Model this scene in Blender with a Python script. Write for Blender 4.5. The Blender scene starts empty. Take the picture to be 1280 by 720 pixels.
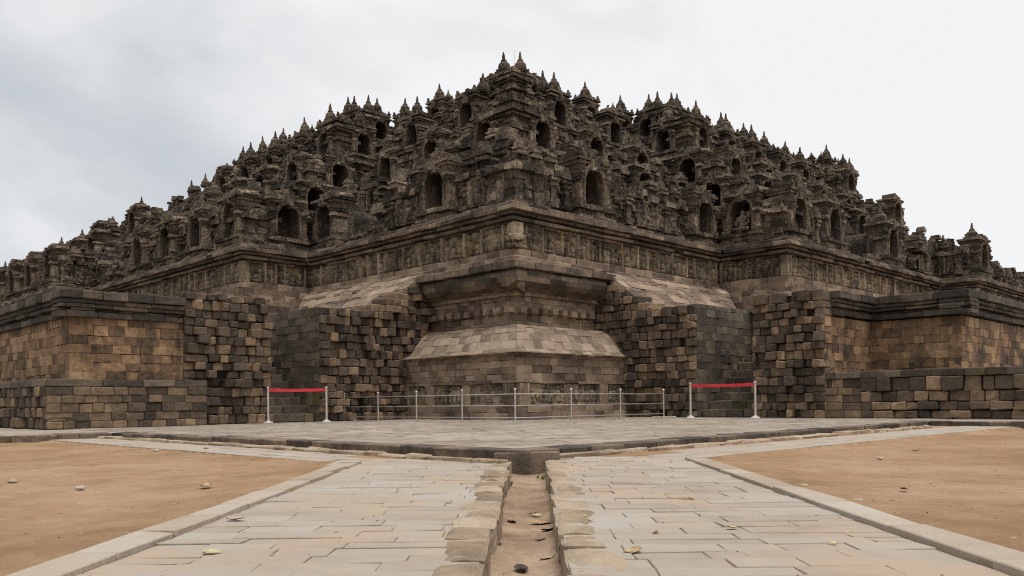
import bpy, math, random
import numpy as np
from mathutils import Matrix, Vector
random.seed(7); rng = np.random.default_rng(7)
SC = bpy.context.scene; COL = SC.collection

# ------------------------------------------------------------------ camera
F = 1048.0; ROLL = 0.011; ZC = 0.6
cd = bpy.data.cameras.new('camera'); cam = bpy.data.objects.new('camera', cd); COL.objects.link(cam)
cd.sensor_width = 36; cd.lens = 36 * F / 1280; cd.clip_end = 3000; cd.clip_start = 0.05
cd.shift_x = -1.6 / 1280; cd.shift_y = 142.6 / 1280
cam.matrix_world = Matrix.Translation((0, 0, ZC)) @ Matrix.Rotation(math.pi / 2, 4, 'X') @ Matrix.Rotation(-ROLL, 4, 'Z')
SC.camera = cam

# ------------------------------------------------------------------ sky, sun, exposure
SUN_EL, SUN_AZ = 72, 150           # azimuth from +Y (view direction) towards +X
w = bpy.data.worlds.new('World'); SC.world = w; w.use_nodes = True
nt = w.node_tree; nt.nodes.clear()
def N(t, ty, **kw):
    n = t.nodes.new(ty)
    for k, v in kw.items(): setattr(n, k, v)
    return n
out = N(nt, 'ShaderNodeOutputWorld'); bg = N(nt, 'ShaderNodeBackground'); bg.inputs[1].default_value = 0.1
bg2 = N(nt, 'ShaderNodeBackground'); bg2.inputs[1].default_value = 1.0
sky = N(nt, 'ShaderNodeTexSky', sky_type='NISHITA', sun_disc=False, sun_elevation=math.radians(SUN_EL), sun_rotation=math.radians(SUN_AZ))
nt.links.new(sky.outputs[0], bg.inputs[0])
tc = N(nt, 'ShaderNodeTexCoord'); sep = N(nt, 'ShaderNodeSeparateXYZ'); nt.links.new(tc.outputs['Generated'], sep.inputs[0])
mp = N(nt, 'ShaderNodeMapping'); mp.inputs['Scale'].default_value = (1, 1, 1.7); nt.links.new(tc.outputs['Generated'], mp.inputs[0])
n1 = N(nt, 'ShaderNodeTexNoise'); n1.inputs['Scale'].default_value = 3.1; n1.inputs['Detail'].default_value = 7; n1.inputs['Roughness'].default_value = .48; n1.inputs['Distortion'].default_value = .25
nt.links.new(mp.outputs[0], n1.inputs[0])
def M(t, op, a, b=None, c=None, clamp=False):
    n = N(t, 'ShaderNodeMath', operation=op, use_clamp=clamp)
    for i, x in enumerate((a, b, c)):
        if x is None: continue
        if isinstance(x, (int, float)): n.inputs[i].default_value = x
        else: t.links.new(x, n.inputs[i])
    return n.outputs[0]
# thin bright cloud to the right and overhead, thicker blue grey cloud low on the left
tx = M(nt, 'MULTIPLY_ADD', sep.outputs[0], 1.05, .69)
tz = M(nt, 'MULTIPLY_ADD', sep.outputs[2], .45, tx)
nn = M(nt, 'MULTIPLY_ADD', M(nt, 'SUBTRACT', n1.outputs[0], .5), 2.3, tz, clamp=True)
rmp = N(nt, 'ShaderNodeValToRGB'); nt.links.new(nn, rmp.inputs[0])
cr = rmp.color_ramp; cr.elements[0].position = .05; cr.elements[0].color = (.53, .575, .615, 1); cr.elements[1].position = .80; cr.elements[1].color = (.945, .945, .95, 1)
e = cr.elements.new(.32); e.color = (.66, .69, .715, 1)
e = cr.elements.new(.55); e.color = (.82, .83, .84, 1)
zen = M(nt, 'MULTIPLY_ADD', M(nt, 'SMOOTH_MAX', M(nt, 'SUBTRACT', sep.outputs[2], .45), 0., .1), 1.8, 1.0)
vm = N(nt, 'ShaderNodeVectorMath', operation='SCALE'); nt.links.new(rmp.outputs[0], vm.inputs[0]); nt.links.new(zen, vm.inputs['Scale'])
nt.links.new(vm.outputs[0], bg2.inputs[0])
mx = N(nt, 'ShaderNodeMixShader'); mx.inputs[0].default_value = .93
nt.links.new(bg.outputs[0], mx.inputs[1]); nt.links.new(bg2.outputs[0], mx.inputs[2]); nt.links.new(mx.outputs[0], out.inputs[0])
sd = bpy.data.lights.new('sun', 'SUN'); sun = bpy.data.objects.new('sun', sd); COL.objects.link(sun)
sd.energy = 1.9; sd.angle = math.radians(18); sd.color = (1, .97, .93)
el, az = math.radians(SUN_EL), math.radians(SUN_AZ)
sdir = Vector((math.sin(az) * math.cos(el), math.cos(az) * math.cos(el), math.sin(el)))
sun.rotation_euler = sdir.to_track_quat('Z', 'Y').to_euler()
SC.view_settings.view_transform = 'Standard'; SC.view_settings.look = 'None'; SC.view_settings.gamma = 1
SC.render.engine = 'CYCLES'; SC.cycles.use_denoising = False; SC.cycles.filter_width = 1.1
SC.view_settings.exposure = 0.0; SC.view_settings.use_curve_mapping = False

# ------------------------------------------------------------------ maths helpers
A0 = math.atan2(1055, 1048); U = np.array([math.sin(A0), math.cos(A0)]); V = np.array([-math.cos(A0), math.sin(A0)])
def W(p):                                # (u, v, z) of the temple's own axes -> world
    p = np.asarray(p, float)
    return np.stack([p[..., 0] * U[0] + p[..., 1] * V[0], p[..., 0] * U[1] + p[..., 1] * V[1], p[..., 2]], -1)
TAB = rng.random((32, 32, 32))
def vn(p, s=0):
    p = np.asarray(p, float) + s * 7.31
    i = np.floor(p).astype(int); f = p - i; f = f * f * (3 - 2 * f); i &= 31; j = (i + 1) & 31
    r = 0
    for a in (0, 1):
        for b in (0, 1):
            for c in (0, 1):
                wgt = (f[..., 0] if a else 1 - f[..., 0]) * (f[..., 1] if b else 1 - f[..., 1]) * (f[..., 2] if c else 1 - f[..., 2])
                r = r + wgt * TAB[(j if a else i)[..., 0], (j if b else i)[..., 1], (j if c else i)[..., 2]]
    return r
def fbm(p, o=4, s=0):
    p = np.asarray(p, float); r = 0; a = .5; t = 0
    for k in range(o):
        r = r + a * vn(p * 2 ** k, s + k); t += a; a *= .5
    return r / t
SG = np.array([(x, y, z) for x in (-1, 1) for y in (-1, 1) for z in (-1, 1)], float)
BOXF = [(0, 1, 3, 2), (4, 6, 7, 5), (0, 4, 5, 1), (2, 3, 7, 6), (0, 2, 6, 4), (1, 5, 7, 3)]
def _ci(k, ax): return k * 3 + ax
CHF = []
for ax in range(3):
    o1, o2 = [a for a in range(3) if a != ax]
    for s in (0, 1):
        q = []
        for (m, n_) in ((0, 0), (1, 0), (1, 1), (0, 1)):
            b = [0, 0, 0]; b[ax] = s; b[o1] = m; b[o2] = n_
            q.append(_ci(b[0] * 4 + b[1] * 2 + b[2], ax))
        flip = (s == 0) ^ (ax == 1)
        CHF.append(tuple(q[::-1] if flip else q))
for ax in range(3):
    o1, o2 = [a for a in range(3) if a != ax]
    for m in (0, 1):
        for n_ in (0, 1):
            b0 = [0, 0, 0]; b0[o1] = m; b0[o2] = n_; b1 = list(b0); b1[ax] = 1
            k0 = b0[0] * 4 + b0[1] * 2 + b0[2]; k1 = b1[0] * 4 + b1[1] * 2 + b1[2]
            CHF.append((_ci(k0, o1), _ci(k1, o1), _ci(k1, o2), _ci(k0, o2)))
CHT = [(_ci(k, 0), _ci(k, 1), _ci(k, 2)) for k in range(8)]
class MB:
    def __init__(s): s.v = []; s.q = []; s.t = []; s.r = []; s.n = 0
    def add(s, v, quads=None, tris=None, r=None):
        v = np.asarray(v, float).reshape(-1, 3)
        if quads is not None and len(quads): s.q.append(np.asarray(quads, int).reshape(-1, 4) + s.n)
        if tris is not None and len(tris): s.t.append(np.asarray(tris, int).reshape(-1, 3) + s.n)
        if r is None: r = np.full(len(v), random.random())
        elif np.isscalar(r): r = np.full(len(v), r)
        s.v.append(v); s.r.append(np.asarray(r, float)); s.n += len(v)
    def boxes(s, C, H, ch=0.0, jit=0.0, r=None):       # many stones at once, in the same frame as the vertices
        C = np.asarray(C, float).reshape(-1, 3); H = np.broadcast_to(np.asarray(H, float), C.shape); n = len(C)
        if n == 0: return
        if r is None: r = rng.random(n)
        r = np.broadcast_to(r, (n,))
        cj = rng.normal(0, 1, (n, 8, 3)) * jit
        if ch <= 0:
            v = C[:, None] + SG[None] * H[:, None] + cj
            q = np.array(BOXF)[None] + (np.arange(n) * 8)[:, None, None]
            s.add(v, q, None, np.repeat(r, 8))
        else:
            c = np.minimum(ch, H.min(1) * .6)[:, None, None]
            inner = C[:, None] + SG[None] * (H[:, None] - c) + cj
            v = np.repeat(inner[:, :, None], 3, 2)
            for a in range(3): v[:, :, a, a] += SG[None, :, a] * c[:, :, 0]
            q = np.array(CHF)[None] + (np.arange(n) * 24)[:, None, None]
            t = np.array(CHT)[None] + (np.arange(n) * 24)[:, None, None]
            s.add(v, q, t, np.repeat(r, 24))
    def build(s, name, mat, parent=None, uv=True, smooth=False, loc=None, link=True):
        v = np.concatenate(s.v); r = np.concatenate(s.r)
        if uv: v = W(v)
        if parent is not None and loc is None: v = v - np.array(parent.location)
        q = np.concatenate(s.q) if s.q else np.zeros((0, 4), int); t = np.concatenate(s.t) if s.t else np.zeros((0, 3), int)
        me = bpy.data.meshes.new(name); me.vertices.add(len(v)); me.vertices.foreach_set('co', v.astype(np.float32).ravel())
        me.loops.add(q.size + t.size); me.loops.foreach_set('vertex_index', np.concatenate([q.ravel(), t.ravel()]).astype(np.int32))
        me.polygons.add(len(q) + len(t))
        st = np.concatenate([np.arange(len(q)) * 4, q.size + np.arange(len(t)) * 3]).astype(np.int32)
        me.polygons.foreach_set('loop_start', st)
        me.update(calc_edges=True); me.validate()
        at = me.attributes.new('rnd', 'FLOAT', 'POINT'); at.data.foreach_set('value', r.astype(np.float32))
        bmfix(me)
        me.polygons.foreach_set('use_smooth', np.full(len(me.polygons), smooth, bool))
        me.materials.append(mat)
        o = bpy.data.objects.new(name, me); COL.objects.link(o)
        if parent is not None: o.parent = parent
        if loc is not None: o.location = loc
        return o
import bmesh
def bmfix(me):
    b = bmesh.new(); b.from_mesh(me); bmesh.ops.recalc_face_normals(b, faces=b.faces); b.to_mesh(me); b.free()
def tag(o, label=None, cat=None, group=None, kind=None):
    if label: o['label'] = label
    if cat: o['category'] = cat
    if group: o['group'] = group
    if kind: o['kind'] = kind
    elif label: o['kind'] = 'thing'
    return o
def empty(name, loc, label=None, cat=None, group=None):
    o = bpy.data.objects.new(name, None); COL.objects.link(o); o.location = loc; o.empty_display_size = .3
    return tag(o, label, cat, group)
def lathe(mb, prof, c=(0, 0, 0), n=12, r=None, jit=0, sq=0):
    v = []
    for (rad, z) in prof:
        for k in range(n):
            a = 2 * math.pi * k / n
            v.append((c[0] + rad * math.cos(a), c[1] + rad * math.sin(a), c[2] + z))
    v = np.array(v) + rng.normal(0, 1, (len(v), 3)) * jit
    q = [(i * n + k, i * n + (k + 1) % n, (i + 1) * n + (k + 1) % n, (i + 1) * n + k) for i in range(len(prof) - 1) for k in range(n)]
    m = len(v); v = np.vstack([v, [[c[0], c[1], c[2] + prof[0][1]], [c[0], c[1], c[2] + prof[-1][1]]]])
    t = [(m, (k + 1) % n, k) for k in range(n)] + [(m + 1, (len(prof) - 1) * n + k, (len(prof) - 1) * n + (k + 1) % n) for k in range(n)]
    mb.add(v, q, t, r)
def tube(mb, a, b, rad, n=10, r=.5):
    a, b = np.array(a, float), np.array(b, float); d = b - a; d /= np.linalg.norm(d)
    x = np.cross(d, (0, 0, 1) if abs(d[2]) < .9 else (1, 0, 0)); x /= np.linalg.norm(x); y = np.cross(d, x)
    v = [p + rad * (math.cos(2 * math.pi * k / n) * x + math.sin(2 * math.pi * k / n) * y) for p in (a, b) for k in range(n)] + [a, b]
    q = [(k, (k + 1) % n, n + (k + 1) % n, n + k) for k in range(n)]
    t = [(2 * n, (k + 1) % n, k) for k in range(n)] + [(2 * n + 1, n + k, n + (k + 1) % n) for k in range(n)]
    mb.add(v, q, t, r)

# ------------------------------------------------------------------ materials
def mat(name, ramp, rough=.9, nscale=1.2, patch=None, lichen=None, bump=.4, bscale=14, blend=.5, streak=0, fine=.35, metal=0, moss=None, spec=.2, bd=.03):
    m = bpy.data.materials.new(name); m.use_nodes = True; t = m.node_tree; b = t.nodes['Principled BSDF']
    b.inputs['Roughness'].default_value = rough; b.inputs['Metallic'].default_value = metal; b.inputs['Specular IOR Level'].default_value = spec
    geo = N(t, 'ShaderNodeNewGeometry'); pos = geo.outputs['Position']
    at = N(t, 'ShaderNodeAttribute', attribute_name='rnd')
    def noise(sc, det=5, ro=.6, vec=pos, dist=0):
        n = N(t, 'ShaderNodeTexNoise'); n.inputs['Scale'].default_value = sc; n.inputs['Detail'].default_value = det; n.inputs['Roughness'].default_value = ro; n.inputs['Distortion'].default_value = dist
        t.links.new(vec, n.inputs['Vector']); return n.outputs[0]
    na = noise(nscale, 5, .62); nf = noise(nscale * 9, 6, .7)
    # blend of per-stone tone and weathering noise
    f = M(t, 'ADD', M(t, 'MULTIPLY', at.outputs['Fac'], blend), M(t, 'MULTIPLY', M(t, 'MULTIPLY_ADD', M(t, 'SUBTRACT', na, .5), 2.4, .5), 1 - blend))
    f = M(t, 'MULTIPLY_ADD', M(t, 'SUBTRACT', nf, .5), fine * 1.6, f, clamp=True)
    rp = N(t, 'ShaderNodeValToRGB'); t.links.new(f, rp.inputs[0])
    el = rp.color_ramp.elements
    while len(el) < len(ramp): el.new(.5)
    for k, (p, c) in enumerate(ramp): el[k].position = p; el[k].color = (*c, 1)
    colr = rp.outputs[0]
    def over(base, colv, fac):
        mxn = N(t, 'ShaderNodeMix', data_type='RGBA'); t.links.new(fac, mxn.inputs[0]); t.links.new(base, mxn.inputs[6]); mxn.inputs[7].default_value = (*colv, 1); return mxn.outputs[2]
    def thr(n, lo, hi):
        r = N(t, 'ShaderNodeMapRange', interpolation_type='SMOOTHSTEP'); t.links.new(n, r.inputs[0]); r.inputs[1].default_value = lo; r.inputs[2].default_value = hi; return r.outputs[0]
    if streak:                     # rain streaks: noise stretched along z
        mpp = N(t, 'ShaderNodeMapping'); mpp.inputs['Scale'].default_value = (4.5, 4.5, .35); t.links.new(pos, mpp.inputs[0])
        ns = noise(1.0, 4, .6, mpp.outputs[0])
        colr = over(colr, (.022, .020, .018), M(t, 'MULTIPLY', thr(ns, .50, .66), streak))
    if patch:
        for (c, sc, lo, hi, amt) in patch: colr = over(colr, c, M(t, 'MULTIPLY', thr(noise(sc, 6, .65, dist=.4), lo, hi), amt))
    if lichen:
        c, sc, lo, hi, amt = lichen
        colr = over(colr, c, M(t, 'MULTIPLY', thr(noise(sc, 3, .8), lo, hi), amt))
    t.links.new(colr, b.inputs['Base Color'])
    bp = N(t, 'ShaderNodeBump'); bp.inputs['Strength'].default_value = bump; bp.inputs['Distance'].default_value = bd
    hb = M(t, 'ADD', noise(bscale, 7, .68), M(t, 'MULTIPLY', noise(bscale * .25, 3, .5), 1.2))
    t.links.new(hb, bp.inputs['Height']); t.links.new(bp.outputs[0], b.inputs['Normal'])
    return m
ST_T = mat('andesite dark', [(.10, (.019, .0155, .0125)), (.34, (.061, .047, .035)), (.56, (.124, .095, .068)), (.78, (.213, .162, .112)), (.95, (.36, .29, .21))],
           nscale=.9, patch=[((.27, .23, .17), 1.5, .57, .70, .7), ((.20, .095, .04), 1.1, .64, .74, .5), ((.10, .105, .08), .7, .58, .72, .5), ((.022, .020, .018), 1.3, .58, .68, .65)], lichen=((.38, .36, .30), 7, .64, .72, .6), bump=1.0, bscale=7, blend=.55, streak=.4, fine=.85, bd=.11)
ST_R = mat('andesite relief', [(.10, (.052, .041, .031)), (.38, (.145, .113, .079)), (.62, (.262, .202, .134)), (.9, (.39, .308, .205))],
           nscale=1.1, patch=[((.36, .20, .075), 1.3, .58, .70, .6), ((.050, .047, .044), .8, .58, .70, .6), ((.37, .315, .235), 2.2, .58, .70, .5)], lichen=((.44, .42, .36), 8, .62, .72, .55), bump=1.0, bscale=9, blend=.35, streak=.6, fine=.6, bd=.05)
ST_B = mat('andesite base', [(.08, (.062, .045, .034)), (.36, (.155, .110, .078)), (.62, (.25, .182, .128)), (.95, (.38, .285, .20))],
           nscale=.8, patch=[((.075, .064, .054), .9, .58, .70, .6), ((.31, .20, .12), 1.4, .62, .74, .4)], lichen=((.40, .36, .29), 10, .68, .76, .4), bump=.7, bscale=12, blend=.5, fine=.5)
ST_J = mat('andesite blocks', [(.05, (.036, .028, .022)), (.34, (.076, .057, .042)), (.58, (.130, .093, .064)), (.80, (.205, .138, .086)), (1.0, (.34, .24, .15))],
           nscale=.7, patch=[((.050, .043, .036), .6, .57, .70, .5), ((.060, .065, .028), .5, .64, .76, .5)], lichen=((.38, .36, .31), 12, .67, .75, .45), bump=.8, bscale=12, blend=.72, fine=.5)
ST_O = mat('andesite ochre', [(.08, (.050, .037, .028)), (.36, (.148, .094, .056)), (.6, (.258, .158, .086)), (.92, (.41, .272, .16))],
           nscale=.9, patch=[((.044, .036, .029), .6, .52, .63, .8), ((.32, .165, .055), 1.2, .62, .74, .55), ((.15, .135, .115), .9, .58, .72, .7)], lichen=((.40, .37, .31), 9, .66, .76, .45), bump=.7, bscale=12, blend=.5, streak=.3, fine=.55)
ST_M = mat('andesite mossy', [(.08, (.038, .031, .025)), (.42, (.088, .071, .054)), (.75, (.155, .120, .086)), (1.0, (.24, .19, .14))],
           nscale=.8, patch=[((.095, .080, .018), .45, .57, .70, .7), ((.060, .063, .024), 1.0, .57, .70, .5)], lichen=((.26, .25, .21), 8, .66, .76, .4), bump=.7, bscale=12, blend=.55, fine=.5)
ST_C = mat('andesite cornice', [(.08, (.036, .030, .026)), (.38, (.092, .071, .053)), (.66, (.168, .124, .088)), (1.0, (.29, .22, .155))],
           nscale=.8, patch=[((.036, .032, .030), .7, .54, .68, .65)], lichen=((.38, .35, .30), 10, .67, .76, .5), bump=.8, bscale=11, blend=.55, streak=.3, fine=.5)
ST_G = mat('andesite slope', [(.08, (.09, .066, .047)), (.38, (.185, .134, .095)), (.64, (.27, .203, .147)), (.95, (.38, .295, .215))],
           nscale=.8, patch=[((.12, .10, .085), 1.1, .60, .72, .5)], lichen=((.44, .40, .33), 10, .68, .76, .4), bump=.7, bscale=12, blend=.52, fine=.5)
ST_K = mat('andesite coping', [(.08, (.026, .023, .020)), (.40, (.058, .048, .039)), (.68, (.110, .086, .064)), (1.0, (.20, .155, .11))],
           nscale=.7, patch=[((.028, .027, .024), .7, .54, .68, .6), ((.065, .07, .03), .6, .62, .74, .4)], lichen=((.36, .34, .29), 10, .67, .76, .45), bump=.8, bscale=11, blend=.5, streak=.3, fine=.5)
PAVE = mat('paving slabs', [(.05, (.235, .187, .143)), (.35, (.30, .250, .200)), (.6, (.325, .281, .232)), (.95, (.345, .318, .278))], rough=.9,
           nscale=.55, patch=[((.355, .268, .188), .9, .45, .64, .75), ((.23, .185, .142), 1.6, .58, .74, .5), ((.385, .30, .215), 3.1, .56, .70, .5)], lichen=((.45, .41, .35), 26, .68, .76, .3), bump=.4, bscale=24, blend=.38, fine=.4)
PLAT = mat('platform paving', [(.1, (.20, .160, .122)), (.5, (.275, .228, .180)), (.9, (.345, .295, .24))], rough=.9,
           nscale=.45, patch=[((.38, .29, .2), .5, .52, .72, .6), ((.17, .135, .10), 1.0, .60, .74, .5)], bump=.4, bscale=20, blend=.28, fine=.4)
KERB = mat('kerb stone', [(.1, (.25, .195, .14)), (.5, (.335, .27, .205)), (.9, (.39, .34, .285))], rough=.9,
           nscale=.6, patch=[((.42, .30, .19), 1.0, .53, .72, .6)], bump=.45, bscale=26, blend=.5, fine=.4)
EDGE = mat('rough edging', [(.1, (.21, .155, .103)), (.5, (.35, .265, .183)), (.9, (.47, .375, .272))], rough=.95,
           nscale=1.4, patch=[((.42, .305, .195), 1.6, .52, .70, .6), ((.14, .10, .065), 2.2, .60, .72, .6)], bump=1.0, bscale=18, blend=.35, fine=.5, bd=.04)
SAND = mat('sand', [(.15, (.218, .130, .068)), (.5, (.283, .174, .096)), (.85, (.340, .226, .137))], rough=.97,
           nscale=.35, patch=[((.25, .142, .075), .22, .50, .68, .6), ((.37, .265, .172), .6, .56, .74, .5), ((.235, .135, .07), 2.0, .58, .72, .4)], lichen=((.42, .33, .235), 34, .66, .74, .5), bump=.9, bscale=20, blend=.0, fine=.8)
SOIL = mat('drain soil', [(.15, (.19, .125, .080)), (.5, (.31, .215, .142)), (.9, (.41, .305, .212))], rough=.97,
           nscale=1.6, patch=[((.22, .125, .075), 1.1, .52, .68, .6)], bump=.8, bscale=24, blend=.1, fine=.5)
def flat(name, c, rough=.5, metal=0., var=.15, sc=8, bump=0.05):
    return mat(name, [(.2, tuple(x * (1 - var) for x in c)), (.8, tuple(min(1, x * (1 + var)) for x in c))], rough=rough, metal=metal, nscale=sc, bump=bump, bscale=40, blend=0, spec=.5)
STEEL = flat('stainless steel', (.50, .47, .43), .38, .85); PALE = flat('pale painted steel', (.42, .385, .33), .55)
RED = flat('red tape', (.52, .020, .030), .6, 0, .1); DARK = flat('dark void', (.02, .018, .016), 1)
LEAFA = flat('dry leaf brown', (.30, .20, .10), .8, 0, .5, 20); LEAFB = flat('dry leaf yellow', (.36, .30, .15), .8, 0, .4, 20); LEAFD = flat('dry leaf dark', (.05, .035, .022), .9, 0, .5, 20)
GREEN = flat('weed leaf', (.13, .16, .035), .8, 0, .5, 20)
GRIT = mat('grit', [(.2, (.22, .15, .09)), (.8, (.42, .34, .25))], nscale=6, bump=.2, bscale=30, blend=.8)
ROCK = mat('loose rock', [(.2, (.26, .22, .17)), (.8, (.46, .42, .36))], nscale=6, bump=.6, bscale=30, blend=.2)

# ------------------------------------------------------------------ masonry in the temple's axes
def seg(p0, p1, n): return (np.array(p0, float), np.array(p1, float), np.array(n, float))
def course(mb, sg, z0, z1, dep=.4, bl=(.35, .8), prot=.012, big=None, ch=0., jit=.006, miss=0., o=0., gap=.006, r=None, keep=None, fill=None):
    p0, p1, n = sg; d = p1 - p0; L = np.linalg.norm(d)
    if L < .05: return
    d = d / L; s = 0; cs = []
    while s < L:
        l = random.uniform(*bl); e = min(s + l, L)
        if L - e < bl[0] * .5: e = L
        cs.append((s, e)); s = e
    a = np.array(cs); m = a.mean(1); ln = a[:, 1] - a[:, 0]; k = np.ones(len(a), bool)
    if miss: k &= rng.random(len(a)) > miss
    if keep is not None: k &= np.array([keep(p0 + d * x, (z0 + z1) / 2) for x in m], bool)
    pr = rng.normal(0, 1, len(a)) * prot + o
    if big: pr = pr + np.where(rng.random(len(a)) < big[0], rng.uniform(big[1], big[2], len(a)), 0)
    c2 = p0[None] + d[None] * m[:, None] + n[None] * (pr - dep / 2)[:, None]
    zz = np.full(len(a), (z0 + z1) / 2) + rng.normal(0, .004, len(a))
    C = np.column_stack([c2, zz])
    hl = ln / 2 - gap; H = np.zeros((len(a), 3)); i = 0 if abs(d[0]) > .5 else 1
    H[:, i] = hl; H[:, 1 - i] = dep / 2; H[:, 2] = (z1 - z0) / 2 - gap
    rr = None if r is None else np.clip(r + rng.normal(0, .2, len(a)), 0, 1)
    C, H = C[k], H[k]
    if rr is not None: rr = rr[k]
    mb.boxes(C, H, ch, jit, rr)
def wall(mb, sg, z0, z1, hc=.27, **kw):
    z = z0
    while z < z1 - .02:
        h = hc * random.uniform(.85, 1.15); e = z + h
        if z1 - e < hc * .5: e = z1
        course(mb, sg, z, e, **kw); z = e

A1, A2, J1, J2, AEND = 13.65, 33.2, 3.4, 5.4, 62.0
def path(t, side, end=AEND):
    pts = [(t, t - .08 if side else t), (t, t + A1), (t - J1, t + A1), (t - J1, t + A2), (t - J2, t + A2), (t - J2, 21 + end)]
    ns = [(-1, 0), (0, -1), (-1, 0), (0, -1), (-1, 0)]
    if side: pts = [(b, a) for a, b in pts]; ns = [(b, a) for a, b in ns]
    return [seg(pts[i], pts[i + 1], ns[i]) for i in range(5)]
def both(t, end=AEND): return path(t, 0, end) + path(t, 1, end)

TEMPLE = empty('temple', tuple(W((19.5, 19.5, 0))), 'huge dark stepped stone temple rising in terraces of niches and small spires', 'temple')

# terrace cores: upright backing and the walkways between the tiers
core = MB()
def core_tier(t, z0, z1, inn):
    for side in (0, 1):
        a = path(t, side); pts = [a[0][0]] + [s[1] for s in a]
        b = path(t + inn, side); qts = [b[0][0]] + [s[1] for s in b]
        for i in range(5):
            core.add([(*pts[i], z0), (*pts[i + 1], z0), (*pts[i + 1], z1), (*pts[i], z1)], [(0, 1, 2, 3)])
            core.add([(*pts[i], z1), (*pts[i + 1], z1), (*qts[i + 1], z1), (*qts[i], z1)], [(0, 1, 2, 3)])
TIERS = [(21.75, 7.65), (25.75, 10.25), (30.1, 13.0), (35.9, 17.4), (41.35, 20.85)]
core_tier(21.55, 0, 7.6, 5)
for k, (t, zb) in enumerate(TIERS[1:]): core_tier(t + .2, TIERS[k][1] - .6, zb - .03, 6 if k < 3 else 14)
for side in (0, 1):
    for sg in path(TIERS[4][0] + .8, side)[:3]: core.add([(*sg[0], 20.8), (*sg[1], 20.8), (*sg[1], 22.98), (*sg[0], 22.98)], [(0, 1, 2, 3)])
core.build('terrace_core', ST_T, TEMPLE)

# ---- the exposed foot at the corner
LEND, REND = 25.75, 25.65
def foot(t): return [seg((t, t), (t, LEND), (-1, 0)), seg((t, t - .08), (REND, t - .08), (0, -1))]
fb = MB()
for sg in foot(19.4): course(fb, sg, -.05, .25, ch=.006, bl=(.4, .9), gap=.002)
for sg in foot(19.48): course(fb, sg, .25, .5, ch=.006, bl=(.4, .9), gap=.002)
for sg in foot(19.62): wall(fb, sg, .5, 1.22, dep=.3)
for sg in foot(19.46):
    course(fb, sg, 1.22, 1.33, ch=.01, bl=(.6, 1.3), prot=.01)
for sg in foot(19.5): wall(fb, sg, 1.33, 2.24, hc=.23, ch=.005, bl=(.3, .75), prot=.009, jit=.004, gap=.004)
for sg in foot(20.95): wall(fb, sg, 3.25, 4.42, hc=.24, ch=.005, bl=(.3, .75), prot=.012, jit=.004, gap=.004)
for sg in foot(20.82): course(fb, sg, 4.36, 4.56, ch=.012, bl=(.4, .9))
# dentil blocks
for sg in foot(20.95):
    p0, p1, n = sg; d = (p1 - p0) / np.linalg.norm(p1 - p0); L = np.linalg.norm(p1 - p0); s = .15
    while s < L - .3:
        c = p0 + d * s + n * .07; i = 0 if abs(d[0]) > .5 else 1
        H = [.2, .2, .11]; H[i] = random.uniform(.13, .17)
        fb.boxes([(*c, 3.86 + random.gauss(0, .012))], [H], .015, .008); s += random.uniform(.46, .56)
# frame posts between the relief panels
for sg in foot(19.62):
    p0, p1, n = sg; d = (p1 - p0) / np.linalg.norm(p1 - p0)
    for s in (.22, 2.35, 4.3, 5.8):
        c = p0 + d * s + n * (-.02); i = 0 if abs(d[0]) > .5 else 1
        H = [.16, .16, .36]; H[i] = .2 if s > 1 else .26
        fb.boxes([(*c, .86)], [H], .01, .004)
def slabrows(mb, prof, ends, bl=(.3, .75), dep=.25, prot=.006, ch=0, start=None, tend=None, sides=(0, 1)):
    for side in sides:
        for i in range(len(prof) - 1):
            (ta, za), (tb, zb) = prof[i], prof[i + 1]
            E_ = ends[side] if tend is None else ta + tend; S_ = (lambda q: q) if start is None else (lambda q: start[side])
            L = E_ - S_(ta); s = 0
            while s < 1:
                e = s + random.uniform(*bl) / L
                if 1 - e < .3 * bl[0] / L: e = 1
                e = min(e, 1); pr = random.gauss(0, prot)
                vs = []
                for (tt, zz) in ((ta, za), (tb, zb)):
                    for f in (s + .0045 / L, e - .0045 / L):
                        a = S_(tt) + f * ((E_ if tend is None else tt + tend) - S_(tt))
                        for dd in (0, dep):
                            nv = np.array([zb - za, -(tb - ta)]); nv = nv / np.linalg.norm(nv)   # outward: smaller t
                            T = tt - nv[0] * pr + dd; Z = zz - (pr * nv[1]) - dd * .4
                            Z += (.003 if (tt, zz) == (ta, za) else -.003)
                            vs.append((T, a, Z) if side == 0 else (a, T - .08, Z))
                v = np.array(vs)
                # order: (a:s0,d0),(s0,d1),(e,d0),(e,d1), then b
                mb.add(v, [(0, 2, 6, 4), (1, 5, 7, 3), (0, 4, 5, 1), (2, 3, 7, 6), (0, 1, 3, 2), (4, 6, 7, 5)])
                s = e
og = MB()
slabrows(og, [(19.30, 2.24), (19.42, 2.27), (19.60, 2.40), (19.86, 2.70), (20.12, 2.99), (20.36, 3.19), (20.62, 3.31), (21.0, 3.36)], (LEND, REND))
foot_base = fb.build('stone_foot', ST_B, TEMPLE)
og.build('ogee_moulding', ST_G, TEMPLE)
cc = MB()
slabrows(cc, [(20.78, 4.5), (20.68, 4.56), (20.46, 4.64), (20.3, 4.78), (20.24, 4.96), (20.27, 5.12), (20.34, 5.2)], (LEND - .5, REND - .5), bl=(.5, .9), dep=.5)
for t, a, b in ((20.13, 5.2, 5.47),):
    for sg in foot(t): course(cc, sg, a, b, dep=.8, bl=(.5, 1.1), ch=.02, prot=.015, jit=.01)
cc.build('cornice', ST_C, TEMPLE)

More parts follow.
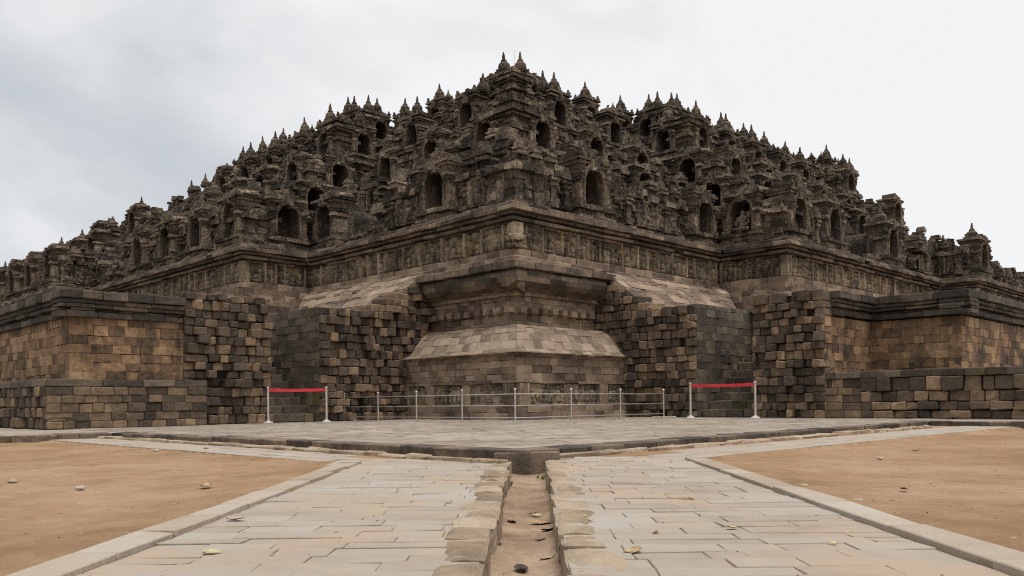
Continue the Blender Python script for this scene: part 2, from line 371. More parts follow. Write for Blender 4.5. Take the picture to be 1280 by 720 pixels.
# relief panels: real displaced stone
def relief(mb, sg, z0, z1, res=.06, amp=.11, pil=(.7, 1.7), seed=0, fig=(.28, .42), figs=False):
    p0, p1, n = sg; d = p1 - p0; L = np.linalg.norm(d)
    if L < .2: return
    d /= L; nx = max(4, int(L / res)); nz = max(4, int((z1 - z0) / res * 1.0))
    s = np.linspace(0, L, nx + 1); z = np.linspace(z0, z1, nz + 1); S, Z = np.meshgrid(s, z, indexing='ij')
    P = np.stack([S / fig[0], Z / fig[1], np.full_like(S, seed * 3.7)], -1)
    a = fbm(P, 4, seed); b = fbm(P * 3.1, 3, seed + 5); g = fbm(np.stack([S / 1.1, Z / 1.6, S * 0 + seed], -1), 2, seed + 9)
    D = amp * (np.clip((a - .44) * 5, 0, 1) * .75 + (b - .5) * .7) * (.55 + g)
    if figs:
        D = D * .45; x = random.uniform(.05, .3); H = z1 - z0
        while x < L:
            hh = H * random.uniform(.72, .92); lean = random.gauss(0, .05); bw = random.uniform(.075, .11); zf = z0 + .05
            i0, i1 = np.searchsorted(s, x - .3), np.searchsorted(s, x + .3); SS = S[i0:i1] - x; ZZ = (Z[i0:i1] - zf) / hh; SS = SS - lean * ZZ; f = np.zeros_like(SS)
            def blob(cx, cz, rx, rz, h_):
                return h_ * np.sqrt(np.clip(1 - ((SS - cx) / rx) ** 2 - ((ZZ - cz) / rz) ** 2, 0, 1))
            sq = random.random() < .3
            if sq: parts_ = [(0, .36, bw * 1.1, .24, .13), (0, .70, .065, .10, .13), (0, .12, .2, .13, .12), (.09, .36, .05, .2, .1), (-.09, .34, .05, .2, .1)]
            else: parts_ = [(0, .60, bw, .22, .13), (0, .90, .065, .09, .13), (random.uniform(-.05, -.02), .22, .055, .26, .12), (random.uniform(.02, .05), .22, .055, .26, .12), (bw, .58 + random.uniform(-.05, .1), .04, .2, .09), (-bw, .56 + random.uniform(-.05, .1), .04, .2, .09), (0, .42, bw * 1.05, .1, .12)]
            for p_ in parts_: f = np.maximum(f, blob(*p_))
            D[i0:i1] = np.maximum(D[i0:i1], f * amp / .14); x += random.uniform(.2, .34) + (.12 if sq else 0)
    x = random.uniform(0, .5); R = .25 + .5 * (a - .5) * 2 + .5 * (g - .5) * 2
    while x < L:
        hw = random.uniform(.025, .075); msk = np.abs(S - x) < hw
        D = np.where(msk, amp * .95, D); R = np.where(msk, .55 + random.gauss(0, .2), R); x += random.uniform(*pil)
    D = np.where((Z - z0 < .04), amp * .6, D)
    pos = p0[None, None] + d * S[..., None] + n * (D - .02)[..., None]
    v = np.concatenate([pos, Z[..., None]], -1)
    i = np.arange(nx)[:, None] * (nz + 1) + np.arange(nz)[None]
    q = np.stack([i, i + nz + 1, i + nz + 2, i + 1], -1)
    mb.add(v, q, None, np.clip(R + .1, 0, 1).ravel())
rp = MB()
for k, sg in enumerate(foot(19.6)):
    relief(rp, sg, .5, 1.22, res=.035, amp=.15, pil=(2.0, 2.2), seed=20 + k, fig=(.2, .26), figs=True)
rp.build('relief_panel', ST_R, foot_base and TEMPLE)

# ---- sloping courses between the encasement top and the relief wall
sl = MB()
for t, a, b in ((18.9, 3.7, 4.3), (19.5, 4.2, 4.62), (19.95, 4.6, 4.95), (20.3, 4.92, 5.24), (20.6, 5.2, 5.5)):
    for side in (0, 1):
        for j, sg in enumerate(path(t, side, 50)):
            if j == 0:
                lim = 25.7 - .1 * side; p0 = sg[0].copy(); p0[1 - side] = lim
                course(sl, seg(p0, sg[1], sg[2]), a - .12, b - .12, dep=.9, bl=(.4, .9), ch=.02, prot=.03, jit=.018)
            else: course(sl, sg, a, b, dep=.9, bl=(.5, 1.0), prot=.03, jit=.018)
for t, a, b in ((20.72, 5.46, 5.76), (21.08, 5.74, 6.08)):
    for j, sg in enumerate(both(t)): course(sl, sg, a, b, dep=.7, bl=(.4, 1.0), ch=.02 if j in (0, 5) else 0, prot=.02, jit=.012)
for sd2 in (0, 1):
    sg2 = MB(); slabrows(sg2, [(18.5, 3.95), (19.0, 4.33), (19.06, 4.46), (19.52, 4.80), (19.57, 4.92), (20.0, 5.22), (20.05, 5.33), (20.5, 5.60), (20.7, 5.66)], None, bl=(.4, .95), dep=.3, prot=.010, start=(25.5, 25.4), tend=A1, sides=(sd2,))
    sg2.build('sloping_ledge', ST_B, TEMPLE)
sl.build('stepped_plinth', ST_B, TEMPLE)

# ---- first main wall: frieze and cornice
for k, sg in enumerate(both(21.3)):
    fr = MB(); relief(fr, sg, 6.06, 7.02, res=.034 if k % 5 < 3 else .07, seed=k, amp=.2, pil=(.45, 1.5), fig=(.2, .5), figs=True)
    if k in (1, 3, 6, 8):
        e_ = sg[1]; fr.boxes([(e_[0] - .02, e_[1] - .02, 6.54)], [(.17, .17, .47)], .02, .008, .6)
    fr.build('relief_frieze', ST_R, TEMPLE)
c1 = MB()
for t, a, b, bl in ((21.2, 6.98, 7.1, (.5, 1.2)), (21.06, 7.1, 7.24, (.5, 1.2)), (21.18, 7.23, 7.31, (.6, 1.4)), (20.98, 7.3, 7.42, (.5, 1.2)), (20.84, 7.42, 7.6, (.6, 1.2)), (21.0, 7.6, 7.76, (.5, 1.1))):
    for sg in both(t): course(c1, sg, a, b, dep=.8, bl=bl, ch=.015, prot=.018, jit=.012, miss=.012)
c1.build('cornice', ST_C, TEMPLE)

# ---- upper walls and balustrades
def along(sg, side, t):                        # distance from the temple corner of the start of a segment
    p = sg[0]; return (p[1] if side == 0 else p[0]) - t
def stepped_block(mb, c, i, w, hs, r=None):    # little stepped ornament standing on a wall
    z = c[2]; n = len(hs); C = []; H = []
    for k, (ww, h) in enumerate(hs):
        hh = [w * ww, w * ww, h / 2]; C.append((c[0], c[1], z + h / 2)); H.append(hh); z += h
    mb.boxes(C, H, 0, .015, r if r is not None else np.full(n, random.random()))
SHR = {0: [4.1, 12.15, 'j', 14.7, 18.3, 21.9, 25.6, 29.4, 34.5, 38.4, 42.3, 46.2, 50],
       1: [4.2, 9.0, 'j', 15.2, 19.2, 23.2, 27.2, 31.2, 35, 39, 43, 47],
       2: [1.75, 6.1, 10.35, 'j', 15.1, 19.1, 23.0, 27.0, 31.0, 35, 39, 43],
       3: [3.8, 9.4, 'j', 14.9, 18.8, 22.6, 26.5, 30.4, 34.6, 38.5, 42.4],
       4: [1.9, 8.0, 12.3, 'j', 15.2, 17.9, 21.8, 25.5, 29.1, 33.0, 37.5, 41.2, 45.0]}
shr_list = []                                  # (u, v, z, normal, tier, along)
for k, (t, zb) in enumerate(TIERS):
    for side in (0, 1):
        for a in SHR[k]:
            if a == 'j':
                c = (t - J1 / 2 + .1, t + A1)
                n = (0, -1)
            else:
                off = 0 if a < A1 else (J1 if a < A2 else J2)
                c = (t - off, t + a); n = (-1, 0)
            if side: c = (c[1], c[0] - .04); n = (n[1], n[0])
            shr_list.append((*c, zb, n, k, a, side))
RUIN = {0: .35, 1: .55, 2: .25, 3: .12, 4: .05}
npan = 0
for k, (t, zb) in enumerate(TIERS):
    wl = MB(); bl_ = MB()
    if k > 0:
        zp = TIERS[k - 1][1]
        for j, sg in enumerate(both(t - .05)):
            wall(wl, sg, zp - .2, zb - .75, hc=.19, bl=(.18, .45), prot=.03, big=(.16, .05, .18), jit=.016, dep=.6, miss=.03)
            relief(wl, seg(sg[0], sg[1], sg[2]), zp + 1.0, zb - .72, res=.1, amp=.16, seed=30 + j + k * 11, pil=(1.0, 2.4))
        for t2, a, b in ((t - .1, -.75, -.56), (t - .22, -.56, -.3), (t - .34, -.3, .02)):
            for sg in both(t2): course(wl, sg, zb + a, zb + b, dep=.7, bl=(.3, .7), prot=.04, jit=.026, miss=.05)
    # balustrade
    near = [np.array(s[:2]) for s in shr_list if s[4] == k]
    sd_ = k * 17
    def hmax(p, z):                            # how high the broken balustrade still stands at a place
        q = fbm(np.array([p[0] / 2.2, p[1] / 2.2, sd_ * 1.0]), 3, sd_)
        top = 2.35 - 1.9 * max(0, (q - .62 + RUIN[k] * .34)) / .3 * (1 if RUIN[k] > .1 else .4)
        if k == 1 and min(np.hypot(*(p - (t, t))), 99) < 9: top = min(top, 1.5 + .9 * vn(np.array([p[0] / .9, p[1] / .9, 3.3])))
        far_ = max(p) - t
        if far_ > ((50, 52, 46, 33, 33.5) if p[1] > p[0] else (37, 33, 34, 36, 43.5))[k]: top = min(top, .2 + 1.3 * vn(np.array([p[0] / 1.4, p[1] / 1.4, 5.5 + k])))
        if min(np.hypot(*(np.asarray(p) - q_)) for q_ in near) < .8 and z - zb > .3 : return False
        return z - zb < top
    for j, sg in enumerate(both(t)):
        for o, a, b in ((.14, 0, .22), (.08, .22, .36), (.03, .36, .44)): course(bl_, sg, zb + a, zb + b, dep=.6, bl=(.25, .6), prot=.03, jit=.022, o=o, keep=hmax)
        wall(bl_, sg, zb + .44, zb + 1.45, hc=.17, bl=(.16, .4), prot=.035, big=(.15, .04, .12), jit=.016, dep=.5, keep=hmax)
        for o, a, b in ((.06, 1.45, 1.6), (.17, 1.6, 1.84), (.04, 1.84, 2.12)): course(bl_, sg, zb + a, zb + b, dep=.7, bl=(.25, .7), prot=.03, jit=.022, o=o, keep=hmax, miss=.05)
        pp0, pp1, pn = sg; pd = pp1 - pp0; pL = np.linalg.norm(pd); pd = pd / pL; q0 = .3
        while q0 < pL - 1.0:
            pc = pp0 + pd * (q0 + .5)
            if min(np.hypot(*(pc - q_)) for q_ in near) > 1.35 and hmax(pc - pd * .45, zb + 1.45) and hmax(pc + pd * .45, zb + 1.45):
                pr_ = MB(); relief(pr_, seg(pp0 + pd * q0 + pn * .06, pp0 + pd * (q0 + 1.0) + pn * .06, pn), zb + .44, zb + 1.45, res=.06 if k < 2 else .08, amp=.17, seed=60 + k, pil=(.5, 1.0), figs=k < 3); npan += 1
                if npan < 96: pr_.build('relief_panel', ST_T, TEMPLE)
            q0 += 1.02
        # panels, engaged piers and small stepped ornaments
        p0, p1, n = sg; d = p1 - p0; L = np.linalg.norm(d); d = d / L; i = 0 if abs(d[0]) > .5 else 1; s = random.uniform(.3, .6)
        while s < L - .2:
            c = p0 + d * s
            if min(np.hypot(*(c - q)) for q in near) > 1.15:
                if random.random() < .4 and hmax(c, zb + 1.3):
                    C = []; H = []
                    for (hw, oo, a, b) in ((.21, .17, .36, .52), (.17, .13, .52, .66), (.13, .11, .66, 1.1), (.16, .13, 1.1, 1.18), (.2, .17, 1.18, 1.3), (.17, .14, 1.3, 1.38), (.22, .19, 1.38, 1.5)):
                        h = [oo + .1, oo + .1, (b - a) / 2]; h[i] = hw; C.append((*(c + n * (oo - (oo + .1)) ), zb + (a + b) / 2)); H.append(h)
                    C = np.array(C); C[:, :2] += n * .12
                    bl_.boxes(C, H, 0, .012, np.full(len(C), random.random()))
                if hmax(c, zb + 2.2):
                    if random.random() < .7:
                        w0 = random.uniform(.2, .34)
                        stepped_block(bl_, (*(c - n * .12), zb + 2.1), i, w0, [(1.1, .12), (.85, .1), (1.05, .1), (.7, .14), (.45, .16), (.2, .18)][:random.choice([3, 4, 5, 6, 6])])
                elif random.random() < .6:
                    hz = 2.0
                    while hz > .4 and not hmax(c, zb + hz): hz -= .2
                    stepped_block(bl_, (*(c - n * .1), zb + hz), i, random.uniform(.18, .4), [(1, random.uniform(.15, .35)), (.8, random.uniform(.1, .25))])
            s += random.uniform(.7, 1.15)
    # jumbled carved pieces lodged on the ledge below
    for j, sg in enumerate(both(t - .28)):
        p0, p1, n = sg; d = p1 - p0; L = np.linalg.norm(d); d = d / L
        m = int(L * (.9 if k else .4))
        if m:
            s = rng.uniform(0, L, m); zz = zb + rng.uniform(-1.5 if k else 0.05, .15, m); C = np.column_stack([p0 + d * s[:, None] + n * rng.uniform(-.15, .05, m)[:, None], zz])
            bl_.boxes(C, rng.uniform(.08, .2, (m, 3)), 0, .03)
    if k: wl.build('terrace_wall', ST_T, TEMPLE)
    bl_.build('balustrade', ST_T, TEMPLE)

# ---- niche shrines
def arch_pts(hw, z0, zs, zt, n=14, ogee=.12):
    pts = [(-hw, z0), (-hw, (z0 + zs) / 2), (-hw, zs)]
    for k in range(1, n):
        a = math.pi * (1 - k / n); c, s_ = math.cos(a), math.sin(a)
        pts.append((hw * c, zs + (zt - zs) * (s_ * (1 - ogee) + ogee * (1 - abs(c)))))
    return pts + [(hw, zs), (hw, (z0 + zs) / 2), (hw, z0)]
def shrine_mesh(kind, seed):
    random.seed(seed); mb = MB()
    J = .012
    def bx(x0, x1, y0, y1, z0, z1, j=.02, ch=0, r=None):
        mb.boxes([((x0 + x1) / 2, (y0 + y1) / 2, (z0 + z1) / 2 + random.gauss(0, .003))], [((x1 - x0) / 2, (y1 - y0) / 2, (z1 - z0) / 2)], ch, j, r)
    hw = .54; zb = .7; zs = zb + .92; zt = zb + 1.52; fy = -.34
    # plinth, split in stones
    for (o, a, b) in ((.28, 0, .2), (.2, .2, .34), (.12, .34, .5), (.24, .5, .68)):
        cuts = [-1.02 - o * .3, random.uniform(-.5, -.2), random.uniform(.2, .5), 1.02 + o * .3]
        for q in range(3): bx(cuts[q] + .004, cuts[q + 1] - .004, fy - o + random.gauss(0, .015), .7, a, b)
    bx(-hw - .05, hw + .05, fy - .16, 3.2, .62, zb)
    # front plate with the arched opening and the vaulted recess
    ap = arch_pts(hw, zb, zs, zt); X0, X1, Z1 = -.86, .86, 2.32; outp = []
    m = len(ap)
    for (x, z) in ap:
        if z <= zs: outp.append((X0 if x < 0 else X1, z))
        else:
            f = min(X1 / max(abs(x), 1e-3), (Z1 - zs) / max(z - zs, 1e-3)); outp.append((x * f, zs + (z - zs) * f))
    v = [(x, fy, z) for x, z in ap] + [(x, fy, z) for x, z in outp] + [(x * .9, 3.2, z) for x, z in ap]
    q = [(i, i + 1, m + i + 1, m + i) for i in range(m - 1)] + [(i + 1, i, 2 * m + i, 2 * m + i + 1) for i in range(m - 1)]
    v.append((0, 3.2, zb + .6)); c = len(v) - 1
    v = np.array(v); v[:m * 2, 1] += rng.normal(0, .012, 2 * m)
    mb.add(v, q, [(2 * m + i, 2 * m + i + 1, c) for i in range(m - 1)] + [(2 * m + m - 1, 2 * m, c)], np.r_[np.full(m * 2, .35), np.zeros(m + 1)])  # recess tone sinks to the darkest at its back: shade put into the colour
    for sx in (-1, 1):
        mb.add([(sx * .86, fy, .68), (sx * .86, .7, .68), (sx * .86, .7, 2.32), (sx * .86, fy, 2.32)], [(0, 1, 2, 3)], None, .4)
    # raised arch band with a gable head
    body = mb; mb = MB()
    a1 = arch_pts(hw + .02, zb + .02, zs, zt + .02); a2 = arch_pts(hw + .19, zb + .02, zs, zt + .26, ogee=.35)
    v = np.array([(x, fy - .1, z) for x, z in a1] + [(x, fy - .14, z) for x, z in a2] + [(x, fy + .02, z) for x, z in a1] + [(x, fy + .02, z) for x, z in a2]); v += rng.normal(0, .01, v.shape)
    q = []
    for i in range(m - 1): q += [(i, i + 1, m + i + 1, m + i), (i, 2 * m + i, 2 * m + i + 1, i + 1), (m + i, m + i + 1, 3 * m + i + 1, 3 * m + i)]
    mb.add(v, q, None, .6 if kind == 0 else .5)
    arch = mb; mb = body
    # side piers
    for sx in (-1, 1):
        for (w_, o, a, b) in ((.15, .14, .68, .86), (.11, .1, .86, 1.5), (.13, .13, 1.5, 1.6), (.16, .17, 1.6, 1.74), (.13, .13, 1.74, 1.84), (.17, .19, 1.84, 2.0)):
            bx(sx * .82 - w_, sx * .82 + w_, fy - o, .3, a, b)
    # head over the arch
    mb = arch
    for q in range(5):
        x = random.gauss(0, .16); bx(x - .13, x + .13, fy - random.uniform(.16, .26), fy + .2, 2.05 + random.uniform(0, .12), 2.3 + random.uniform(0, .2), .03)
    bx(-.2, .2, fy - .24, fy + .3, 2.2, 2.5, .03); bx(-.09, .09, fy - .2, fy + .3, 2.45, 2.68, .02)
    mb = MB(); roof = mb
    def eave(w_, o, a, b, parts=3):
        cuts = [-w_] + sorted(random.uniform(-w_ * .7, w_ * .7) for _ in range(parts - 1)) + [w_]
        for q in range(parts): bx(cuts[q] + .003, cuts[q + 1] - .003, fy - o + random.gauss(0, .02), .75 + o * .5, a, b, .014)
    eave(.9, .06, 2.3, 2.42); eave(1.0, .17, 2.42, 2.54)
    if kind == 0:                                        # ruined crown, no spire
        for q in range(7):
            x = random.uniform(-.8, .8); hh = random.uniform(.12, .5) * (1.25 - abs(x)); bx(x - random.uniform(.12, .25), x + random.uniform(.12, .25), fy + random.uniform(-.1, .2), random.uniform(.3, .7), 2.54, 2.56 + hh, .03)
    else:
        eave(.8, .03, 2.54, 2.66, 2); eave(.96, .18, 2.66, 2.78); eave(.78, .06, 2.78, 2.9, 2)
        for sx in (-1, 1):
            for (yy) in (fy - .05, .5):
                x = sx * .78; bx(x - .11, x + .11, yy - .11, yy + .11, 2.78, 2.98, .02); bx(x - .06, x + .06, yy - .06, yy + .06, 2.96, 3.14, .02)
        bx(-.62, .62, fy + .1, .62, 2.88, 3.02); bx(-.5, .5, fy + .2, .52, 3.0, 3.1); bx(-.14, .14, fy - .02, fy + .3, 2.9, 3.12, .02)
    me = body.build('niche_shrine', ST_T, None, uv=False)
    for nm, m_ in (('arch_frame', arch), ('shrine_roof', roof)): m_.build(nm, ST_T, me, uv=False, loc=(0, 0, 0))
    random.seed(seed + 999)
    return me
def finial_obj(seed):
    mb = MB(); s = .92
    lathe(mb, [(.46, -.05), (.46, .06), (.52, .08), (.52, .15), (.40, .18), (.42, .3), (.415, .42), (.37, .54), (.27, .64), (.15, .70), (.21, .71), (.21, .80), (.12, .82), (.11, .95), (.09, 1.1), (.062, 1.26), (.04, 1.36)], n=12, jit=.006, r=random.uniform(.2, .5))
    return mb.build('stupa_finial', ST_T, None, uv=False)
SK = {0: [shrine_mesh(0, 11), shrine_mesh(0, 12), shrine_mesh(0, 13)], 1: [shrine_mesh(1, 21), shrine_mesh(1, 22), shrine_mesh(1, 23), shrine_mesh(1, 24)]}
FIN = [finial_obj(1), finial_obj(2), finial_obj(3)]
cnt = 0; nfin = 0
def put_finial(parent, loc, sc=1.0):
    global nfin
    f = FIN[nfin % 3].copy(); COL.objects.link(f); f.parent = parent; f.location = loc; f.scale = (sc, sc, sc * random.uniform(.92, 1.08)); f.rotation_euler = (random.gauss(0, .03), random.gauss(0, .03), random.uniform(0, 6)); nfin += 1
    return f
random.seed(5)
for (u_, v_, z_, n, k, a, side) in shr_list:
    if k == 1 and random.random() < .45: continue
    if k in (0, 2) and a not in ('j',) and a > 20 and random.random() < .18: continue
    if a != 'j' and k >= 2 and a > ((33.1, 31, 44)[4 - k] if side == 0 else (42, 36, 36)[4 - k]): continue
    if a != 'j' and k < 2 and side and a > (40, 33)[k]: continue
    kind = 0 if k in (0, 1, 2) or (a != 'j' and k == 3 and a > 32) else 1
    if k == 1 and a != 'j' and a < 6: kind = 0
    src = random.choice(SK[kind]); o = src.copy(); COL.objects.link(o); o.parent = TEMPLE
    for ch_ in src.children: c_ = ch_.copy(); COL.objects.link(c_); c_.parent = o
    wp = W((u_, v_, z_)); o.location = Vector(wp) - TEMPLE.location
    nw = np.array([n[0] * U[0] + n[1] * V[0], n[0] * U[1] + n[1] * V[1]])
    o.rotation_euler = (0, 0, math.atan2(nw[1], nw[0]) + math.pi / 2)
    sx = 1.0; o.scale = (sx, 1, 1.0 if k != 1 else .85)
    if kind == 0 and k < 4 and a != 'j' and a > 14 and random.random() < .7: put_finial(o, (random.gauss(0, .3), .2, 2.6), random.uniform(.5, .85))
    if kind == 1:
        if random.random() < (1.1 if k == 4 else .6) and not (k == 4 and a == 1.9): put_finial(o, (random.gauss(0, .04), .12, 3.08), .88)
        if random.random() < .35: put_finial(o, (random.choice([-1, 1]) * .78, .3, 2.9), .5)
        if k == 3 and a == 3.8: put_finial(o, (.85 if side == 0 else -.85, .3, 2.8), .95)
for d in SK.values():
    for s in d:
        for ch_ in list(s.children): bpy.data.objects.remove(ch_)
        bpy.data.objects.remove(s)

# corner towers joining the two outermost shrines, with their paired spires
def corner_tower(k, cu, cv, ztop, fins, lo=0.0):
    mb = MB(); t, zb = TIERS[k]
    for (h, a, b) in ((.95, lo, .25), (.82, .25, .45), (.74, .45, 1.4), (.92, 1.4, 1.62), (.78, 1.62, 2.1), (.95, 2.1, 2.26), (1.12, 2.26, 2.5), (.9, 2.5, 2.64), (1.08, 2.64, 2.82), (.85, 2.82, 2.92), (.62, 2.92, 3.2)):
        if b > ztop: break
        sub = [(a, b)] if b - a < .3 else [(a + (b - a) * i_ / 3, a + (b - a) * (i_ + 1) / 3) for i_ in range(3)]
        for (a_, b_) in sub:
            cu_ = [-h, -h * random.uniform(.2, .5), h * random.uniform(.1, .5), h]; cv_ = [-h, -h * random.uniform(.2, .5), h * random.uniform(.1, .5), h]
            for q in range(3):
                for p in range(3):
                    mb.boxes([(cu + (cu_[q] + cu_[q + 1]) / 2 + random.gauss(0, .02), cv + (cv_[p] + cv_[p + 1]) / 2 + random.gauss(0, .02), zb + (a_ + b_) / 2)], [((cu_[q + 1] - cu_[q]) / 2 - .004, (cv_[p + 1] - cv_[p]) / 2 - .004, (b_ - a_) / 2)], 0, .02)
    o = mb.build('corner_tower', ST_T, TEMPLE)
    for (du, dv, dz, sc) in fins: put_finial(o, Vector(W((cu + du, cv + dv, zb + dz))) - TEMPLE.location, sc)
t5 = TIERS[4][0]
corner_tower(4, t5 + .6, t5 + .6, 3.3, [(-.38, .42, 3.08, 1.05), (.42, -.38, 3.08, 1.05), (.7, .7, 2.6, .8)])
t3, t4_ = TIERS[2][0], TIERS[3][0]
corner_tower(2, t3 + .5, t3 + .5, 2.6, [])
corner_tower(3, t4_ + .6, t4_ + .6, 2.3, [])
corner_tower(1, TIERS[1][0] + .5, TIERS[1][0] + .5, 1.7, [])
corner_tower(0, 21.75 + .45, 21.75 + .4, 1.9, [])
for side in (0, 1):
    for k in (4, 3, 2, 0):
        t = TIERS[k][0]; c = (t - J1 + .6, t + A1 + .6)
        if side: c = (c[1], c[0])
        corner_tower(k, *c, 3 if k >= 3 else 2.2, [(-.4, .4, 2.85, 1.0), (.4, -.4, 2.85, 1.0)] if k == 4 else [])
    if side:
        t = TIERS[4][0]; corner_tower(4, t + 42.6, t - J2 + .6, 3, [(-.4, .4, 2.85, 1.0), (.4, -.4, 2.85, 1.0)])
for a_ in (33.9, 36.4, 39.4): put_finial(TEMPLE, Vector(W((t5 - J2 - .05, t5 + a_, 20.85 + .75))) - TEMPLE.location, .9)
for f in FIN: bpy.data.objects.remove(f)
# carved water spout at the corner of the main wall
sp = MB()
C0 = np.array((21.12, 21.06))
for (x, y, h, a, b) in ((0, 0, .2, 6.1, 6.32), (-.1, -.1, .26, 6.3, 6.5), (-.05, -.05, .22, 6.5, 6.95)): sp.boxes([(C0[0] + x, C0[1] + y, (a + b) / 2)], [(h, h, (b - a) / 2)], .03, .02)
for q in range(14): sp.boxes([(C0[0] - .2 + random.gauss(0, .12), C0[1] - .2 + random.gauss(0, .12), random.uniform(6.12, 6.6))], [(random.uniform(.04, .1),) * 3], .02, .02)
spo = sp.build('water_spout', ST_R, TEMPLE)

# ------------------------------------------------------------------ the encasement walls beside the corner
JKW = dict(hc=.275, bl=(.23, .43), prot=.04, big=(.45, .06, .22), ch=.024, jit=.013, dep=.6, gap=.007, miss=.025)
SMW = dict(hc=.27, bl=(.26, .68), prot=.008, ch=.006, jit=.004, dep=.4, gap=.0025)
CUTV, CUTU = 25.4, 25.3
def backing(mb, quads):
    for p, q, z0, z1 in quads: mb.add([(*p, z0), (*q, z0), (*q, z1), (*p, z1)], [(0, 1, 2, 3)], None, .1)
def stepped_top(mb, axis, plane, a0, a1, ztop0, ztop1, steps):     # ragged upper edge climbing towards the temple
    for k in range(steps):
        s0 = a0 + (a1 - a0) * k / steps; z1 = ztop0 + (ztop1 - ztop0) * (k + 1) / steps
        sg = seg((s0, plane), (a1, plane), (0, -1)) if axis == 'u' else seg((plane, s0), (plane, a1), (-1, 0))
        course(mb, sg, ztop0 + (ztop1 - ztop0) * k / steps, z1, **{**{q: w_ for q, w_ in JKW.items() if q != 'hc'}, 'dep': .9})
def masonry_thing(name, loc, label, cat): return empty(name, tuple(W(loc)), label, cat)
# inner blocks, jagged cut face towards the viewer and a smooth flank on the stair
for side in (0, 1):
    if side == 0: c0 = (15.78, CUTV); lab = 'block of encasement masonry with ragged projecting stones, between left stair and temple corner'
    else: c0 = (CUTU, 16.34); lab = 'block of encasement masonry with ragged projecting stones, between right stair and temple corner'
    th = masonry_thing('masonry_wall', (c0[0], c0[1], 0), lab, 'stone wall')
    jm = MB(); sm = MB()
    if side == 0:
        js = seg((15.8, CUTV), (20.95, CUTV), (0, -1)); fl = seg((15.78, CUTV + .1), (15.78, 37), (-1, 0))
    else:
        js = seg((CUTU, 16.36), (CUTU, 20.95), (-1, 0)); fl = seg((CUTU + .1, 16.34), (37, 16.34), (0, -1))
    wall(jm, js, 0, 3.98, **JKW)
    stepped_top(jm, 'u' if side == 0 else 'v', CUTV if side == 0 else CUTU, 17.9 if side == 0 else 18.3, 20.9, 3.98, 5.3, 5)
    wall(sm, fl, 0, 4.0, **SMW)
    p, q, n = js; backing(jm, [(p - n * .25, q - n * .25, 0, 3.9)]); p, q, n = fl; backing(sm, [(p - n * .25, q - n * .25, 0, 3.9)])
    top = [(15.9, CUTV + .2), (19.6, CUTV + .2), (19.6, 37), (15.9, 37)] if side == 0 else [(CUTU + .2, 16.45), (CUTU + .2, 19.6), (37, 19.6), (37, 16.45)]
    jm.add([(*p, 3.9) for p in top], [(0, 1, 2, 3)], None, .3)
    jm.build('ragged_face', ST_J, th); sm.build('smooth_face', ST_M, th)

def cornice_run(mb, segs, ztop, dep=.6):
    for o, a, b in ((.13, -.76, -.58), (.04, -.58, -.5), (.17, -.5, -.38), (.22, -.38, -.25), (.32, -.25, 0)):
        for sg in segs:
            p, q, n = sg; d = (q - p) / np.linalg.norm(q - p)
            course(mb, seg(p, q, n), ztop + a, ztop + b, dep=dep + o, bl=(.5, 1.1), ch=.016, prot=.012, jit=.008, o=o)
# outer left block
th = masonry_thing('masonry_wall', (7.75, CUTV, 0), 'ochre brown encasement block with heavy cornice at the left, ragged at its right end', 'stone wall')
om = MB(); jm = MB(); cm = MB()
f1 = seg((7.75, CUTV), (11.1, CUTV), (0, -1)); f2 = seg((7.75, CUTV + .05), (7.75, 70), (-1, 0)); f3 = seg((10.95, CUTV - .12), (13.84, CUTV - .12), (0, -1)); f4 = seg((13.8, CUTV + .1), (13.8, 36), (1, 0))
wall(om, f1, 0, 3.14, **SMW); wall(om, f2, 0, 3.14, **SMW)
wall(jm, f3, 0, 4.1, **JKW)
wall(om, f4, 0, 4.0, **{**SMW, 'ch': 0})
cornice_run(cm, [seg((7.75 - .3, CUTV), (10.95, CUTV), (0, -1)), seg((7.75, CUTV - .25), (7.75, 70), (-1, 0))], 3.88)
for s_ in (f1, f2, f4): backing(om, [(s_[0] - s_[2] * .25, s_[1] - s_[2] * .25, 0, 3.8)])
backing(jm, [(f3[0] - f3[2] * .25, f3[1] - f3[2] * .25, 0, 4.0)])
om.add([(7.9, CUTV + .15, 3.82), (13.7, CUTV + .15, 3.82), (13.7, 70, 3.82), (7.9, 70, 3.82)], [(0, 1, 2, 3)], None, .3)
om.build('dressed_face', ST_O, th); jm.build('ragged_face', ST_J, th); cm.build('cornice', ST_K, th)
# outer right block
th = masonry_thing('masonry_wall', (CUTU, 11.7, 0), 'ochre brown encasement block with heavy cornice at the right, ragged at its left end', 'stone wall')
om = MB(); jm = MB(); cm = MB()
g1 = seg((CUTU, 11.7), (CUTU, 14.15), (-1, 0)); g2 = seg((CUTU + .05, 11.7), (28.9, 11.7), (0, -1)); g3 = seg((28.85, 8.85), (28.85, 11.75), (-1, 0)); g4 = seg((28.85, 8.82), (75, 8.82), (0, -1)); g5 = seg((CUTU + .1, 14.12), (36, 14.12), (0, 1))
wall(jm, g1, 0, 4.05, **JKW)
wall(om, g2, 0, 3.2, **SMW); wall(om, g3, 0, 3.2, **SMW); wall(om, g4, 0, 3.2, **SMW); wall(om, g5, 0, 4.0, **{**SMW, 'ch': 0})
cornice_run(cm, [seg((CUTU + .5, 11.7), (28.75, 11.7), (0, -1)), seg((28.85, 8.5), (28.85, 11.6), (-1, 0)), seg((28.55, 8.82), (75, 8.82), (0, -1))], 4.0)
for s_ in (g2, g3, g4, g5): backing(om, [(s_[0] - s_[2] * .25, s_[1] - s_[2] * .25, 0, 3.9)])
backing(jm, [(g1[0] - g1[2] * .25, g1[1] - g1[2] * .25, 0, 3.95)])
